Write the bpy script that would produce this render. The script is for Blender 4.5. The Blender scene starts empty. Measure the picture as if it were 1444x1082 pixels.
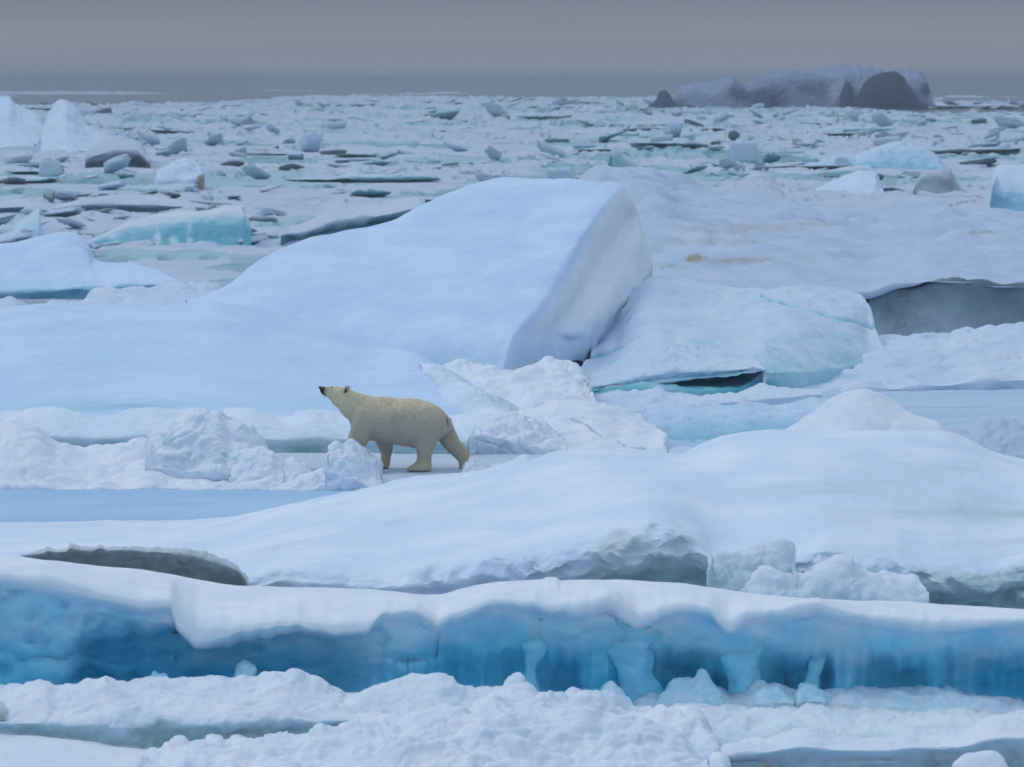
import bpy, math, random
import numpy as np
from mathutils import Vector
R = math.radians
C = bpy.context.scene.collection
SC = bpy.context.scene

# ------------------------------------------------------------------ camera, sky, sun, exposure
H = 6.6            # eye height above the sea, metres
F = 5000.0         # focal length in photo pixels (photo 1444 x 1082, horizon on row 112)
cam = bpy.data.cameras.new('camera'); camo = bpy.data.objects.new('camera', cam); C.objects.link(camo)
camo.location = (0, 0, H); camo.rotation_euler = (R(90), 0, 0)
cam.sensor_width = 36; cam.lens = 36 * F / 1444.0
cam.shift_y = -(541 - 112) / 1444.0
cam.clip_start = 0.5; cam.clip_end = 60000
cam.dof.use_dof = True; cam.dof.focus_distance = 50; cam.dof.aperture_fstop = 4.0
SC.camera = camo

SUN_EL, SUN_AZ = 46, -78          # azimuth measured from +Y towards +X
w = bpy.data.worlds.new('World'); SC.world = w; w.use_nodes = True
nt = w.node_tree; nt.nodes.clear()
def wn(t, **k):
    n = nt.nodes.new(t)
    for a, b in k.items(): setattr(n, a, b)
    return n
out = wn('ShaderNodeOutputWorld'); bg = wn('ShaderNodeBackground'); nt.links.new(bg.outputs[0], out.inputs[0])
bg.inputs[1].default_value = 0.1
sky = wn('ShaderNodeTexSky', sky_type='NISHITA', sun_disc=False, sun_elevation=R(SUN_EL), sun_rotation=R(SUN_AZ))
tc = wn('ShaderNodeTexCoord'); sep = wn('ShaderNodeSeparateXYZ'); nt.links.new(tc.outputs['Generated'], sep.inputs[0])
ramp = wn('ShaderNodeValToRGB'); nt.links.new(sep.outputs['Z'], ramp.inputs[0])
cr = ramp.color_ramp; cr.interpolation = 'EASE'
# overcast deck: low grey band at the horizon, brighter and bluer overhead (scaled by 10 below)
stops = [(0.0, (.228, .256, .318)), (0.012, (.240, .262, .328)), (0.025, (.172, .212, .278)), (0.12, (.28, .34, .44)),
         (0.45, (.475, .575, .72)), (1.0, (.60, .71, .87))]
cr.elements[0].position = stops[0][0]; cr.elements[0].color = (*stops[0][1], 1)
cr.elements[1].position = stops[-1][0]; cr.elements[1].color = (*stops[-1][1], 1)
for p, c in stops[1:-1]:
    e = cr.elements.new(p); e.color = (*c, 1)
mp = wn('ShaderNodeMapping'); mp.inputs['Scale'].default_value = (2.5, 2.5, 70); nt.links.new(tc.outputs['Generated'], mp.inputs[0])
cn = wn('ShaderNodeTexNoise'); cn.inputs['Scale'].default_value = 1.0; cn.inputs['Detail'].default_value = 5; nt.links.new(mp.outputs[0], cn.inputs['Vector'])
mr = wn('ShaderNodeMapRange'); mr.inputs['From Min'].default_value = .3; mr.inputs['From Max'].default_value = .7
mr.inputs['To Min'].default_value = 9.3; mr.inputs['To Max'].default_value = 10.7; nt.links.new(cn.outputs[0], mr.inputs[0])
sc1 = wn('ShaderNodeVectorMath', operation='SCALE'); nt.links.new(ramp.outputs[0], sc1.inputs[0]); nt.links.new(mr.outputs[0], sc1.inputs['Scale'])
mx = wn('ShaderNodeMix', data_type='RGBA'); mx.inputs['Factor'].default_value = .94
nt.links.new(sky.outputs[0], mx.inputs['A']); nt.links.new(sc1.outputs[0], mx.inputs['B']); nt.links.new(mx.outputs['Result'], bg.inputs[0])

sl = bpy.data.lights.new('sun', 'SUN'); sl.energy = .65; sl.angle = R(22); sl.color = (1, .96, .90)
so = bpy.data.objects.new('sun', sl); C.objects.link(so)
d = Vector((math.sin(R(SUN_AZ)) * math.cos(R(SUN_EL)), math.cos(R(SUN_AZ)) * math.cos(R(SUN_EL)), math.sin(R(SUN_EL))))
so.rotation_euler = d.to_track_quat('Z', 'Y').to_euler(); so.location = (-20, 20, 60)

vs = SC.view_settings; vs.view_transform = 'Standard'; vs.look = 'None'; vs.gamma = 1; vs.exposure = 0; vs.use_curve_mapping = False
SC.cycles.max_bounces = 6; SC.cycles.diffuse_bounces = 4; SC.cycles.volume_bounces = 1
SC.cycles.use_denoising = True

# ------------------------------------------------------------------ noise (numpy)
_rng = np.random.RandomState(7)
_perm = _rng.permutation(256).astype(np.int32); _perm = np.concatenate([_perm, _perm, _perm])
_g = _rng.normal(size=(256, 3)); _g /= np.linalg.norm(_g, axis=1)[:, None]; _g = _g.astype(np.float32)
def perlin(p):
    p = np.asarray(p, dtype=np.float32); i = np.floor(p).astype(np.int32); f = p - i; i &= 255
    u = f * f * f * (f * (f * 6 - 15) + 10); r = 0
    for dx in (0, 1):
        wx = u[..., 0] if dx else 1 - u[..., 0]
        for dy in (0, 1):
            wy = u[..., 1] if dy else 1 - u[..., 1]
            for dz in (0, 1):
                wz = u[..., 2] if dz else 1 - u[..., 2]
                g = _g[_perm[_perm[_perm[i[..., 0] + dx] + i[..., 1] + dy] + i[..., 2] + dz]]
                r = r + wx * wy * wz * (g[..., 0] * (f[..., 0] - dx) + g[..., 1] * (f[..., 1] - dy) + g[..., 2] * (f[..., 2] - dz))
    return r * 1.5
def fbm(p, o=4, k=.5):
    p = np.asarray(p, np.float32)
    r = 0; a = 1
    for j in range(o): r = r + a * perlin(p * 2.03 ** j + j * 17.3); a *= k
    return r
def billow(p, o=3, k=.42):            # rounded lumps with soft creases between them
    p = np.asarray(p, np.float32); p = p + .25 * np.stack([perlin(p * 1.3 + 5), perlin(p * 1.3 + 50), perlin(p * 1.3 + 90)], -1); r = 0; a = 1
    for j in range(o): r = r + a * (np.sqrt(perlin(p * 2.1 ** j + j * 11.7)**2 + .006) * 2.2 - .5); a *= k
    return r
def _h(a, s):
    a = (a.astype(np.int64) * 374761393 + s * 668265263) & 0xffffffff
    a = ((a ^ (a >> 13)) * 1274126177) & 0xffffffff
    return ((a ^ (a >> 16)) & 0xffff) / 65535.0
def worley2(x, y):                   # returns edge distance, cell id hash
    ix, iy = np.floor(x), np.floor(y)
    f1 = np.full(x.shape, 9.); f2 = np.full(x.shape, 9.); cid = np.zeros(x.shape)
    for dx in (-1, 0, 1):
        for dy in (-1, 0, 1):
            cx, cy = ix + dx, iy + dy; key = cx * 7919 + cy * 104729 + 500000
            px, py = cx + _h(key, 1), cy + _h(key, 2)
            dd = np.hypot(x - px, y - py); m = dd < f1
            f2 = np.where(m, f1, np.minimum(f2, dd)); cid = np.where(m, _h(key, 3), cid); f1 = np.where(m, dd, f1)
    return f2 - f1, cid
def sstep(a, b, x):
    t = np.clip((x - a) / (b - a), 0, 1); return t * t * (3 - 2 * t)

# ------------------------------------------------------------------ curves and meshes
def pchip(x, y, xs):
    x = np.asarray(x, float); y = np.asarray(y, float); xs = np.clip(np.asarray(xs, float), x[0], x[-1])
    h = np.diff(x); dl = ((y[1:] - y[:-1]).T / h).T; m = np.zeros_like(y)
    if len(x) == 2: m[:] = dl[0]
    else:
        a, b = dl[:-1], dl[1:]
        hb = (h[:-1] + 2 * h[1:]); ha = (2 * h[:-1] + h[1:])
        if y.ndim > 1: ha = ha.reshape(-1, *([1] * (y.ndim - 1))); hb = hb.reshape(-1, *([1] * (y.ndim - 1)))
        with np.errstate(all='ignore'): mm = (ha + hb) / (ha / b + hb / a)
        m[1:-1] = np.where(a * b > 0, np.nan_to_num(mm), 0); m[0] = dl[0]; m[-1] = dl[-1]
    i = np.clip(np.searchsorted(x, xs) - 1, 0, len(x) - 2); t = (xs - x[i]) / h[i]; hh = h[i]
    if y.ndim > 1: t = t.reshape(-1, *([1] * (y.ndim - 1))); hh = hh.reshape(t.shape)
    return (2 * t**3 - 3 * t**2 + 1) * y[i] + (t**3 - 2 * t**2 + t) * hh * m[i] + (-2 * t**3 + 3 * t**2) * y[i + 1] + (t**3 - t**2) * hh * m[i + 1]
def catmull(x, y, xs):
    x = np.asarray(x, float); y = np.asarray(y, float); m = np.gradient(y, x, axis=0)
    i = np.clip(np.searchsorted(x, xs) - 1, 0, len(x) - 2); hh = (x[i + 1] - x[i]); t = (xs - x[i]) / hh
    sh = (-1,) + (1,) * (y.ndim - 1); t = t.reshape(sh); hh = hh.reshape(sh)
    return (2 * t**3 - 3 * t**2 + 1) * y[i] + (t**3 - 2 * t**2 + t) * hh * m[i] + (-2 * t**3 + 3 * t**2) * y[i + 1] + (t**3 - t**2) * hh * m[i + 1]
def P(px, py, Y): return ((px - 722) * Y / F, Y, H - (py - 112) * Y / F)      # photo point at distance Y
def Z(px, z, Y): return ((px - 722) * Y / F, Y, z)

def mesh_from(name, V, Q, mat, parent=None, loc=None, attrs=None, smooth=True):
    V = np.asarray(V, dtype=np.float64).reshape(-1, 3); Q = np.asarray(Q, dtype=np.int32); k = Q.shape[1]
    if loc is None: loc = (float((V[:, 0].min() + V[:, 0].max()) / 2), float((V[:, 1].min() + V[:, 1].max()) / 2), float(max(V[:, 2].min(), 0)))
    me = bpy.data.meshes.new(name)
    me.vertices.add(len(V)); me.vertices.foreach_set('co', (V - np.array(loc)).astype(np.float32).ravel())
    me.loops.add(Q.size); me.loops.foreach_set('vertex_index', Q.ravel())
    me.polygons.add(len(Q)); me.polygons.foreach_set('loop_start', np.arange(0, Q.size, k, dtype=np.int32))
    me.update(calc_edges=True); me.validate()
    me.polygons.foreach_set('use_smooth', np.full(len(me.polygons), smooth))
    for an, av in (attrs or {}).items():
        a = me.attributes.new(an, 'FLOAT', 'POINT'); a.data.foreach_set('value', np.asarray(av, np.float32).ravel())
    me.materials.append(mat)
    o = bpy.data.objects.new(name, me); C.objects.link(o)
    if parent is not None:
        o.parent = parent; o.location = Vector(loc) - parent.location
    else: o.location = loc
    return o
def tag(o, label=None, cat=None, group=None, kind=None):
    if label: o['label'] = label
    if cat: o['category'] = cat
    if group: o['group'] = group
    if kind: o['kind'] = kind
    return o
def grid_quads(nu, nv):
    i = np.arange(nu - 1)[:, None] * nv + np.arange(nv - 1)[None, :]
    return np.stack([i, i + nv, i + nv + 1, i + 1], -1).reshape(-1, 4)
def grid_normals(G):
    a = np.gradient(G, axis=0); b = np.gradient(G, axis=1); n = np.cross(a, b); l = np.linalg.norm(n, axis=2, keepdims=True); n /= np.maximum(l, 1e-9)
    if (n @ np.array([0, -.6, 1.])).mean() < 0: n = -n; return n, True
    return n, False
def crack_field(G, cracks):
    px = 722 + F * G[..., 0] / G[..., 1]; py = 112 + F * (H - G[..., 2]) / G[..., 1]; r = np.zeros(px.shape)
    for pts, wd in cracks:
        for (x0, y0), (x1, y1) in zip(pts[:-1], pts[1:]):
            dx, dy = x1 - x0, y1 - y0; t = np.clip(((px - x0) * dx + (py - y0) * dy) / (dx * dx + dy * dy), 0, 1)
            r = np.maximum(r, np.exp(-(((px - x0 - t * dx)**2 + (py - y0 - t * dy)**2) / wd**2)))
    return r
def finish(name, G, mat, label, cat, ice=0., dirt_shading=0., disp=(), dmask=None, steep=.0, steep_at=(.15, .6), cracks=(), crack_depth=.05, parent=None, group=None, patches=(), ends=True, streak=0):
    """G: grid of points -> displaced mesh with 'ice' and 'dirt' attributes (bare ice / grit and painted shading)"""
    if ends:                                           # round the far ends down to the water
        pe = 722 + F * G[..., 0] / G[..., 1]; lo, hi = pe.min(), pe.max(); wd = min(90., .08 * (hi - lo))
        for f_ in (sstep(lo + wd, lo, pe) * (lo < -30), sstep(hi - wd, hi, pe) * (hi > 1480)): G[..., 2] = G[..., 2] * (1 - f_**1.5) - .3 * f_**1.5
    nu, nv = G.shape[:2]; n, fl = grid_normals(G); D = np.zeros((nu, nv))
    for kind, s, a in disp:
        p = G / s
        if kind == 'fbm': D += a * fbm(p, 3, .42)
        elif kind == 'vert': D += a * fbm(p * np.array([1, 1, .25]), 4)
        elif kind == 'flat': D += a * fbm(p * np.array([.35, 1, 1]), 4)
        elif kind == 'billow': D += a * billow(p)
        elif kind == 'chip': D += a * np.round(fbm(p, 3) * 3) / 3
    if dmask is not None: D = D * dmask
    if len(cracks):
        cf = crack_field(G, cracks); D = D - crack_depth * cf
    G2 = G + n * D[..., None]
    n2, _ = grid_normals(G2)
    nz = n2[..., 2]
    I = np.zeros((nu, nv)) + ice; Dt = np.zeros((nu, nv)) + dirt_shading
    I = I + steep * (1 - sstep(steep_at[0], steep_at[1], nz + .25 * fbm(G2 / .5, 3)))
    if streak:
        q_ = np.stack([G2[..., 0] * .16 + G2[..., 1] * .10, G2[..., 1] * .75 - G2[..., 0] * .22, G2[..., 2]], -1)
        I = I + streak * (sstep(-.05, .55, fbm(q_ / 1.1, 4)) + .5 * sstep(.0, .5, fbm(q_ / .35 + 20, 3)) - .25)
    if len(cracks): I = I + .8 * cf
    px = 722 + F * G2[..., 0] / G2[..., 1]; py = 112 + F * (H - G2[..., 2]) / G2[..., 1]
    for (cx, cy, rx, ry, di, dd) in patches:      # stains, bare ice and shade put into the colour, each patch its own shape
        m = sstep(1.3, .3, np.hypot((px - cx) / rx, (py - cy) / ry) + .5 * fbm(G2 * np.array([1, .3, 2.]) / (rx * 60 / F * .6), 3))
        I = I + di * m; Dt = Dt + dd * m
    Q = grid_quads(nu, nv)
    if not fl: pass
    a = np.cross(G2[1:, :-1] - G2[:-1, :-1], G2[:-1, 1:] - G2[:-1, :-1])
    if (a @ np.array([0, -.6, 1.])).mean() < 0: Q = Q[:, ::-1]
    o = mesh_from(name, G2, Q, mat, parent=parent, attrs={'ice': np.clip(I, 0, 1), 'dirt_shading': np.clip(Dt, 0, 1)})
    return tag(o, label, cat, group)
def patch(ctrl, nu, nv, smooth=pchip):
    ctrl = np.array(ctrl, float)                      # M curves x K points x 3
    du = np.concatenate([[0], np.cumsum(np.maximum(np.linalg.norm(np.diff(ctrl, axis=0), axis=2).mean(1), 1e-3))])
    dv = np.concatenate([[0], np.cumsum(np.maximum(np.linalg.norm(np.diff(ctrl, axis=1), axis=2).mean(0), 1e-3))])
    def dense(dd, n):                                  # even spacing, but never starve short spans
        k = np.arange(len(dd)); w_ = .55 * dd / dd[-1] + .45 * k / k[-1]; return np.interp(np.linspace(0, 1, n), w_, dd)
    A = smooth(du, ctrl, dense(du, nu)); return smooth(dv, A.transpose(1, 0, 2), dense(dv, nv)).transpose(1, 0, 2)
def line(pts, xs): pts = sorted(pts); return pchip([p[0] for p in pts], [p[1] for p in pts], xs)
def smo(a, k):
    k = int(max(k, 1)); w_ = np.hanning(2 * k + 1); w_ /= w_.sum(); return np.convolve(np.pad(a, k, 'reflect', reflect_type='odd'), w_, 'valid')
def mound(name, label, cat, mat, crest, base, Yc, Yf, back=1.2, prof=.6, under=None, nu=220, nv=90, zlow=-.15, jag=0, taper=True, skirt=None, ice=(0, 0, 0), dirt_shading=(0, 0, 0), full=None, **kw):
    """body seen between a crest line and a base line (photo pixels), from distance Yc (crest) to Yf (front foot)"""
    x0, x1 = crest[0][0], crest[-1][0]; xs = np.linspace(x0, x1, nu)
    c = line(crest, xs); b = line(base, xs) if len(base) > 1 else np.full(nu, float(base[0][1])); b = np.maximum(b, c + .4)
    yc = line(Yc, xs) if isinstance(Yc, list) else np.full(nu, float(Yc)); yf = line(Yf, xs) if isinstance(Yf, list) else np.full(nu, float(Yf))
    c0 = smo(c, nu * .012); b = smo(b, nu * .012); c1 = smo(c, nu * .05); b = np.maximum(b, c + .4)
    if jag:
        j = perlin(np.stack([xs / (jag * 2.2), np.full(nu, 3.3), np.full(nu, x0 * .1)], -1)) + .25 * perlin(np.stack([xs / (jag * 1.0), np.full(nu, 9.3), np.full(nu, x0 * .1)], -1)); c = c + j * jag * .5
        c = np.minimum(c, b - .4)
    if taper: ef = np.clip(np.minimum(xs - x0, x1 - xs) / (x1 - x0) / .06, 0, 1); c = b - .4 - (b - c - .4) * ef**.5
    h = b - c; s = np.clip(h / (full or np.percentile(h, 70)), 0, 1)**.6 if taper else np.ones(nu)
    if taper: e = np.minimum(1, np.minimum(xs - x0, x1 - xs) / (.06 * (x1 - x0)) + .05)**.5; s = s * e
    yc = yf + (yc - yf) * s; bk = back * np.maximum(s, .15)
    rows = []; ii = []; dd = []
    yc = smo(yc, nu * .02); bk = smo(bk, nu * .03); zc = H - (c - 112) * yc / F
    X = lambda y: (xs - 722) * y / F
    def add(y, z, i_, d_): rows.append(np.stack([X(y), y + 0 * xs, z + 0 * xs], -1)); ii.append(i_); dd.append(d_)
    add(yc + bk, np.full(nu, zlow), ice[0], dirt_shading[0]); add(yc + bk * .8, zlow + (zc - zlow) * .6, ice[0], dirt_shading[0]); add(yc + bk * .4, zlow + (zc - zlow) * .93, ice[0], dirt_shading[0])
    for t in (0, .08, .2, .35, .5, .65, .8, .92, 1):
        p = t**prof; yy = yc + (yf - yc) * p
        if under and t > under[0]: yy = yy + under[1] * s * math.sin(min((t - under[0]) / (1 - under[0]), 1) * math.pi / 2)
        ck = c + (c0 - c) * min(t / .12, 1) + (c1 - c0) * sstep(.1, .5, t); ck = np.minimum(ck, b - .4); add(yy, H - ((ck + (b - ck) * t) - 112) * yy / F, np.interp(t, (0, .5, 1), ice), np.interp(t, (0, .5, 1), dirt_shading))
    if skirt is None: add(yy + .05, np.minimum(rows[-1][:, 2] - .05, zlow), ice[2], dirt_shading[2])
    else: add(yy + max(.1, skirt), rows[-1][:, 2] - skirt, ice[2], dirt_shading[2])
    G = np.array(rows)                                  # K x nu x 3
    dv = np.concatenate([[0], np.cumsum(np.maximum(np.linalg.norm(np.diff(G, axis=0), axis=2).max(1), .02))]); k = np.arange(len(dv))
    w_ = .45 * dv / dv[-1] + .55 * k / k[-1]; vs_ = np.interp(np.linspace(0, 1, nv), w_, dv)
    G = pchip(dv, G, vs_).transpose(1, 0, 2)
    I = np.interp(vs_, dv, ii)[None, :] + 0 * G[..., 0]; Dt = np.interp(vs_, dv, dd)[None, :] + 0 * G[..., 0]
    if taper: kw['dmask'] = (.05 + .95 * smo(s, nu * .01))[:, None]
    return finish(name, G, mat, label, cat, ice=I, dirt_shading=Dt, **kw)

# ------------------------------------------------------------------ materials
def mat_ice(name, snow=(.80, .86, .93), ice_a=(.42, .66, .84), ice_b=(.16, .42, .60), dirt_shading=(.20, .20, .20), sss=.0, sss_r=.06, tex=1.0, bump=.3, streak=0, var=.08):
    m = bpy.data.materials.new(name); m.use_nodes = True; t = m.node_tree; N = t.nodes; L = t.links
    b = N['Principled BSDF']
    def n(ty, **k):
        q = N.new(ty)
        for a, v in k.items(): setattr(q, a, v)
        return q
    co = n('ShaderNodeTexCoord'); mp = n('ShaderNodeMapping'); L.new(co.outputs['Object'], mp.inputs[0])
    mp.inputs['Scale'].default_value = (tex * (.35 if streak else 1), tex, tex * (2.5 if streak else 1))
    def noise(s, dt=4, r=.55):
        q = n('ShaderNodeTexNoise'); q.inputs['Scale'].default_value = s; q.inputs['Detail'].default_value = dt; q.inputs['Roughness'].default_value = r; L.new(mp.outputs[0], q.inputs['Vector']); return q.outputs[0]
    def rng(src, a, b_, c=0, d_=1, ss=True):
        q = n('ShaderNodeMapRange', interpolation_type='SMOOTHSTEP' if ss else 'LINEAR'); L.new(src, q.inputs[0])
        for i_, v in zip((1, 2, 3, 4), (a, b_, c, d_)): q.inputs[i_].default_value = v
        return q.outputs[0]
    def math_(op, x, y):
        q = n('ShaderNodeMath', operation=op)
        for i_, v in ((0, x), (1, y)):
            if isinstance(v, (int, float)): q.inputs[i_].default_value = v
            else: L.new(v, q.inputs[i_])
        return q.outputs[0]
    def mix(f, A, B):
        q = n('ShaderNodeMix', data_type='RGBA')
        for k_, v in (('Factor', f), ('A', A), ('B', B)):
            if isinstance(v, (int, float)): q.inputs[k_].default_value = v
            elif isinstance(v, tuple): q.inputs[k_].default_value = (*v, 1)
            else: L.new(v, q.inputs[k_])
        return q.outputs['Result']
    ai = n('ShaderNodeAttribute', attribute_name='ice').outputs['Fac']; ad = n('ShaderNodeAttribute', attribute_name='dirt_shading').outputs['Fac']
    n1 = noise(1.3, 5); n2 = noise(5, 4); n3 = noise(.5, 3)
    fac = math_('ADD', ai, math_('MULTIPLY', math_('SUBTRACT', n1, .5), .7)); fac = math_('ADD', fac, math_('MULTIPLY', math_('SUBTRACT', n2, .5), .3))
    fi = rng(fac, .15, .75)
    deep = rng(math_('ADD', math_('MULTIPLY', fac, .8), math_('MULTIPLY', n3, .5)), .75, 1.15)
    icec = mix(deep, ice_a, ice_b)
    sn = mix(rng(n1, .35, .7), tuple(c * (1 - var * k) for c, k in zip(snow, (1.6, 1.0, .5))), snow)
    col = mix(fi, sn, icec)
    fd = rng(math_('ADD', ad, math_('MULTIPLY', math_('SUBTRACT', n2, .5), .5)), .1, .9)
    col = mix(fd, col, dirt_shading)
    L.new(col, b.inputs['Base Color'])
    L.new(rng(fi, 0, 1, .72, .42, False), b.inputs['Roughness'])
    b.inputs['Specular IOR Level'].default_value = .35
    if sss:
        b.inputs['Subsurface Weight'].default_value = sss; b.inputs['Subsurface Radius'].default_value = (.35, .75, 1.0); b.inputs['Subsurface Scale'].default_value = sss_r
    bp = n('ShaderNodeBump'); bp.inputs['Strength'].default_value = bump; bp.inputs['Distance'].default_value = .03
    L.new(math_('ADD', noise(9, 6, .65), math_('MULTIPLY', noise(28, 3), .35)), bp.inputs['Height']); L.new(bp.outputs[0], b.inputs['Normal'])
    return m
M_snow = mat_ice('snow_near', snow=(.77, .83, .92), ice_a=(.44, .62, .72), ice_b=(.26, .42, .46), sss=.5, sss_r=.08, dirt_shading=(.24, .25, .25), tex=1.2)
M_hump = mat_ice('snow_hump', snow=(.78, .87, 1.0), ice_a=(.54, .68, .76), ice_b=(.34, .50, .55), sss=.3, sss_r=.08, dirt_shading=(.30, .32, .32), tex=.6, bump=.2, var=.12)
M_blue = mat_ice('glacier_blue', snow=(.80, .86, .93), ice_a=(.34, .74, .92), ice_b=(.19, .72, .94), sss=.6, sss_r=.14, tex=1.3, bump=.25)
M_slope = mat_ice('blue_slope', dirt_shading=(.80, .85, .90), snow=(.62, .78, .97), ice_a=(.48, .72, .90), ice_b=(.20, .46, .62), sss=.0, tex=.5, bump=.22, var=.10)  # pale slot colour lightens the shaded face of the big block
M_mid = mat_ice('mid_snow', snow=(.64, .74, .87), ice_a=(.38, .64, .74), ice_b=(.12, .46, .54), dirt_shading=(.15, .16, .16), tex=.7)
M_foot = mat_ice('undercut_snow', snow=(.74, .84, .96), ice_a=(.42, .58, .66), ice_b=(.14, .30, .34), dirt_shading=(.25, .28, .28), sss=.2, tex=.6, bump=.2)
M_pond = mat_ice('refrozen_pond', snow=(.46, .66, .86), ice_a=(.36, .58, .80), ice_b=(.30, .52, .76), tex=.5, bump=.08, streak=1, var=.14)
M_greyice = mat_ice('wind_packed_ice', snow=(.56, .66, .76), ice_a=(.44, .60, .74), ice_b=(.34, .48, .58), tex=.5, bump=.12, streak=1)
M_lead = mat_ice('frozen_lead_ice', snow=(.50, .66, .80), ice_a=(.36, .58, .74), ice_b=(.24, .46, .60), tex=.4, bump=.12, streak=1)
M_teal = mat_ice('teal_ice', snow=(.58, .66, .77), ice_a=(.20, .42, .50), ice_b=(.07, .21, .26), dirt_shading=(.14, .15, .16), tex=.35)
M_cave = mat_ice('hollow_ice', snow=(.40, .48, .56), ice_a=(.19, .28, .34), ice_b=(.10, .15, .18), dirt_shading=(.10, .12, .13), tex=.3, bump=.2)
M_arch = mat_ice('bright_teal_ice', snow=(.66, .74, .82), ice_a=(.22, .50, .62), ice_b=(.10, .38, .50), tex=.35)
M_grey = mat_ice('grey_ice', snow=(.54, .62, .72), ice_a=(.19, .28, .34), ice_b=(.085, .13, .155), dirt_shading=(.085, .10, .115), tex=.35)
M_paleblue = mat_ice('pale_blue_ice', snow=(.66, .78, .92), ice_a=(.30, .56, .74), ice_b=(.18, .42, .58), tex=.35)
M_dirty = mat_ice('old_stained_snow', snow=(.52, .62, .76), ice_a=(.40, .56, .66), ice_b=(.16, .24, .27), dirt_shading=(.34, .31, .25), tex=.35)
M_jag = mat_ice('grimy_ice', snow=(.66, .72, .76), ice_a=(.28, .35, .38), ice_b=(.20, .27, .29), dirt_shading=(.14, .15, .15), tex=2.0, sss=.2)
M_pack = mat_ice('pack_snow', snow=(.54, .62, .74), ice_a=(.34, .54, .62), ice_b=(.11, .32, .38), tex=.25, bump=.5)

# ------------------------------------------------------------------ water and the frozen sea
def quad(name, x0, x1, y0, y1, z, mat): return mesh_from(name, [(x0, y0, z), (x1, y0, z), (x1, y1, z), (x0, y1, z)], [[0, 1, 2, 3]], mat, loc=(0, 0, 0), smooth=False)
mw = bpy.data.materials.new('sea_water'); mw.use_nodes = True; b = mw.node_tree.nodes['Principled BSDF']
b.inputs['Base Color'].default_value = (.010, .035, .05, 1); b.inputs['Roughness'].default_value = .22
q = mw.node_tree.nodes.new('ShaderNodeTexNoise'); q.inputs['Scale'].default_value = .6; q.inputs['Detail'].default_value = 6
co = mw.node_tree.nodes.new('ShaderNodeTexCoord'); mw.node_tree.links.new(co.outputs['Object'], q.inputs['Vector'])
bp = mw.node_tree.nodes.new('ShaderNodeBump'); bp.inputs['Distance'].default_value = .15; bp.inputs['Strength'].default_value = .6
mw.node_tree.links.new(q.outputs[0], bp.inputs['Height']); mw.node_tree.links.new(bp.outputs[0], b.inputs['Normal'])
tag(quad('water', -9000, 9000, -300, 24000, 0, mw), kind='structure')

def far_height(X, Y):
    wx = X + 1.6 * perlin(np.stack([X / 5, Y / 5, 0 * X], -1)); wy = Y + 1.6 * perlin(np.stack([X / 5, Y / 5, 0 * X + 5], -1))
    e, c = worley2(wx / 7.5, wy / 7.5); e2, c2 = worley2(wx / 2.6 + 31, wy / 2.6 + 7)
    rub = sstep(-.25, .35, perlin(np.stack([X / 26, Y / 30, 0 * X + 2.2], -1)))
    h = .16 + .42 * c**2 + (.08 + .55 * c2**3) * rub * sstep(.02, .14, e2)
    h = h + rub * .42 * billow(np.stack([X / 2.3, Y / 3.0, 0 * X], -1), 3) + .30 * sstep(.1, .5, perlin(np.stack([X / 6, Y / 9, 0 * X + 8], -1))) + .05 * fbm(np.stack([X / 1.2, Y / 1.2, 0 * X], -1), 3)
    h = h * (.35 + .65 * sstep(150, 420, Y)); lead = sstep(.10, .02, e) * (c > .35)
    return h * (1 - lead) - .3 * lead, rub
def pack_ice():
    n = 1250; t = np.linspace(0, 1, n); Yr = 26 + 90 * t + 2500 * t**2.5; px = np.concatenate([np.linspace(-2200, -230, 90, endpoint=False), np.linspace(-230, 1674, 740), np.linspace(1674, 3600, 91)[1:]]); m = len(px)
    Y = Yr[None, :] + 0 * px[:, None]; X = (px[:, None] - 722) * Y / F
    hf, rub = far_height(X, Y)
    near = sstep(88, 118, Y); left = sstep(420, 250, px)[:, None]
    near = np.maximum(near, sstep(78, 90, Y) * left)
    hn = .03 + .05 * fbm(np.stack([X / 3, Y / 3, 0 * X], -1), 4)
    hn = np.where(Y < 36, .02 + hn * .3, hn)
    h = hn * (1 - near) + hf * near
    edge = sstep(850, 1350, Y + 1100 * fbm(np.stack([X / 90, Y / 300, 0 * X], -1), 4)); h = h * (1 - edge) - .5 * edge
    G = np.stack([X, Y, h], -1); n_, _ = grid_normals(G)
    e_, c_ = worley2(X / 11 + .2 * perlin(G / 4), Y / 16); c_ = c_ * near
    I = .08 + .95 * sstep(.85, .35, n_[..., 2]) * near + (.35 * fbm(G / 14, 3)) + .4 * sstep(.1, -.05, h) + .7 * sstep(.58, .85, c_) + .35 * sstep(36.5, 35, Y)
    D = .45 * sstep(.35, .8, fbm(G / 9 + 40, 4)) * near
    Q = grid_quads(m, n)
    tag(mesh_from('pack_ice', G, Q, M_pack, loc=(0, 0, 0), attrs={'ice': np.clip(I, 0, 1), 'dirt_shading': D}), kind='structure')
pack_ice()

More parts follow.
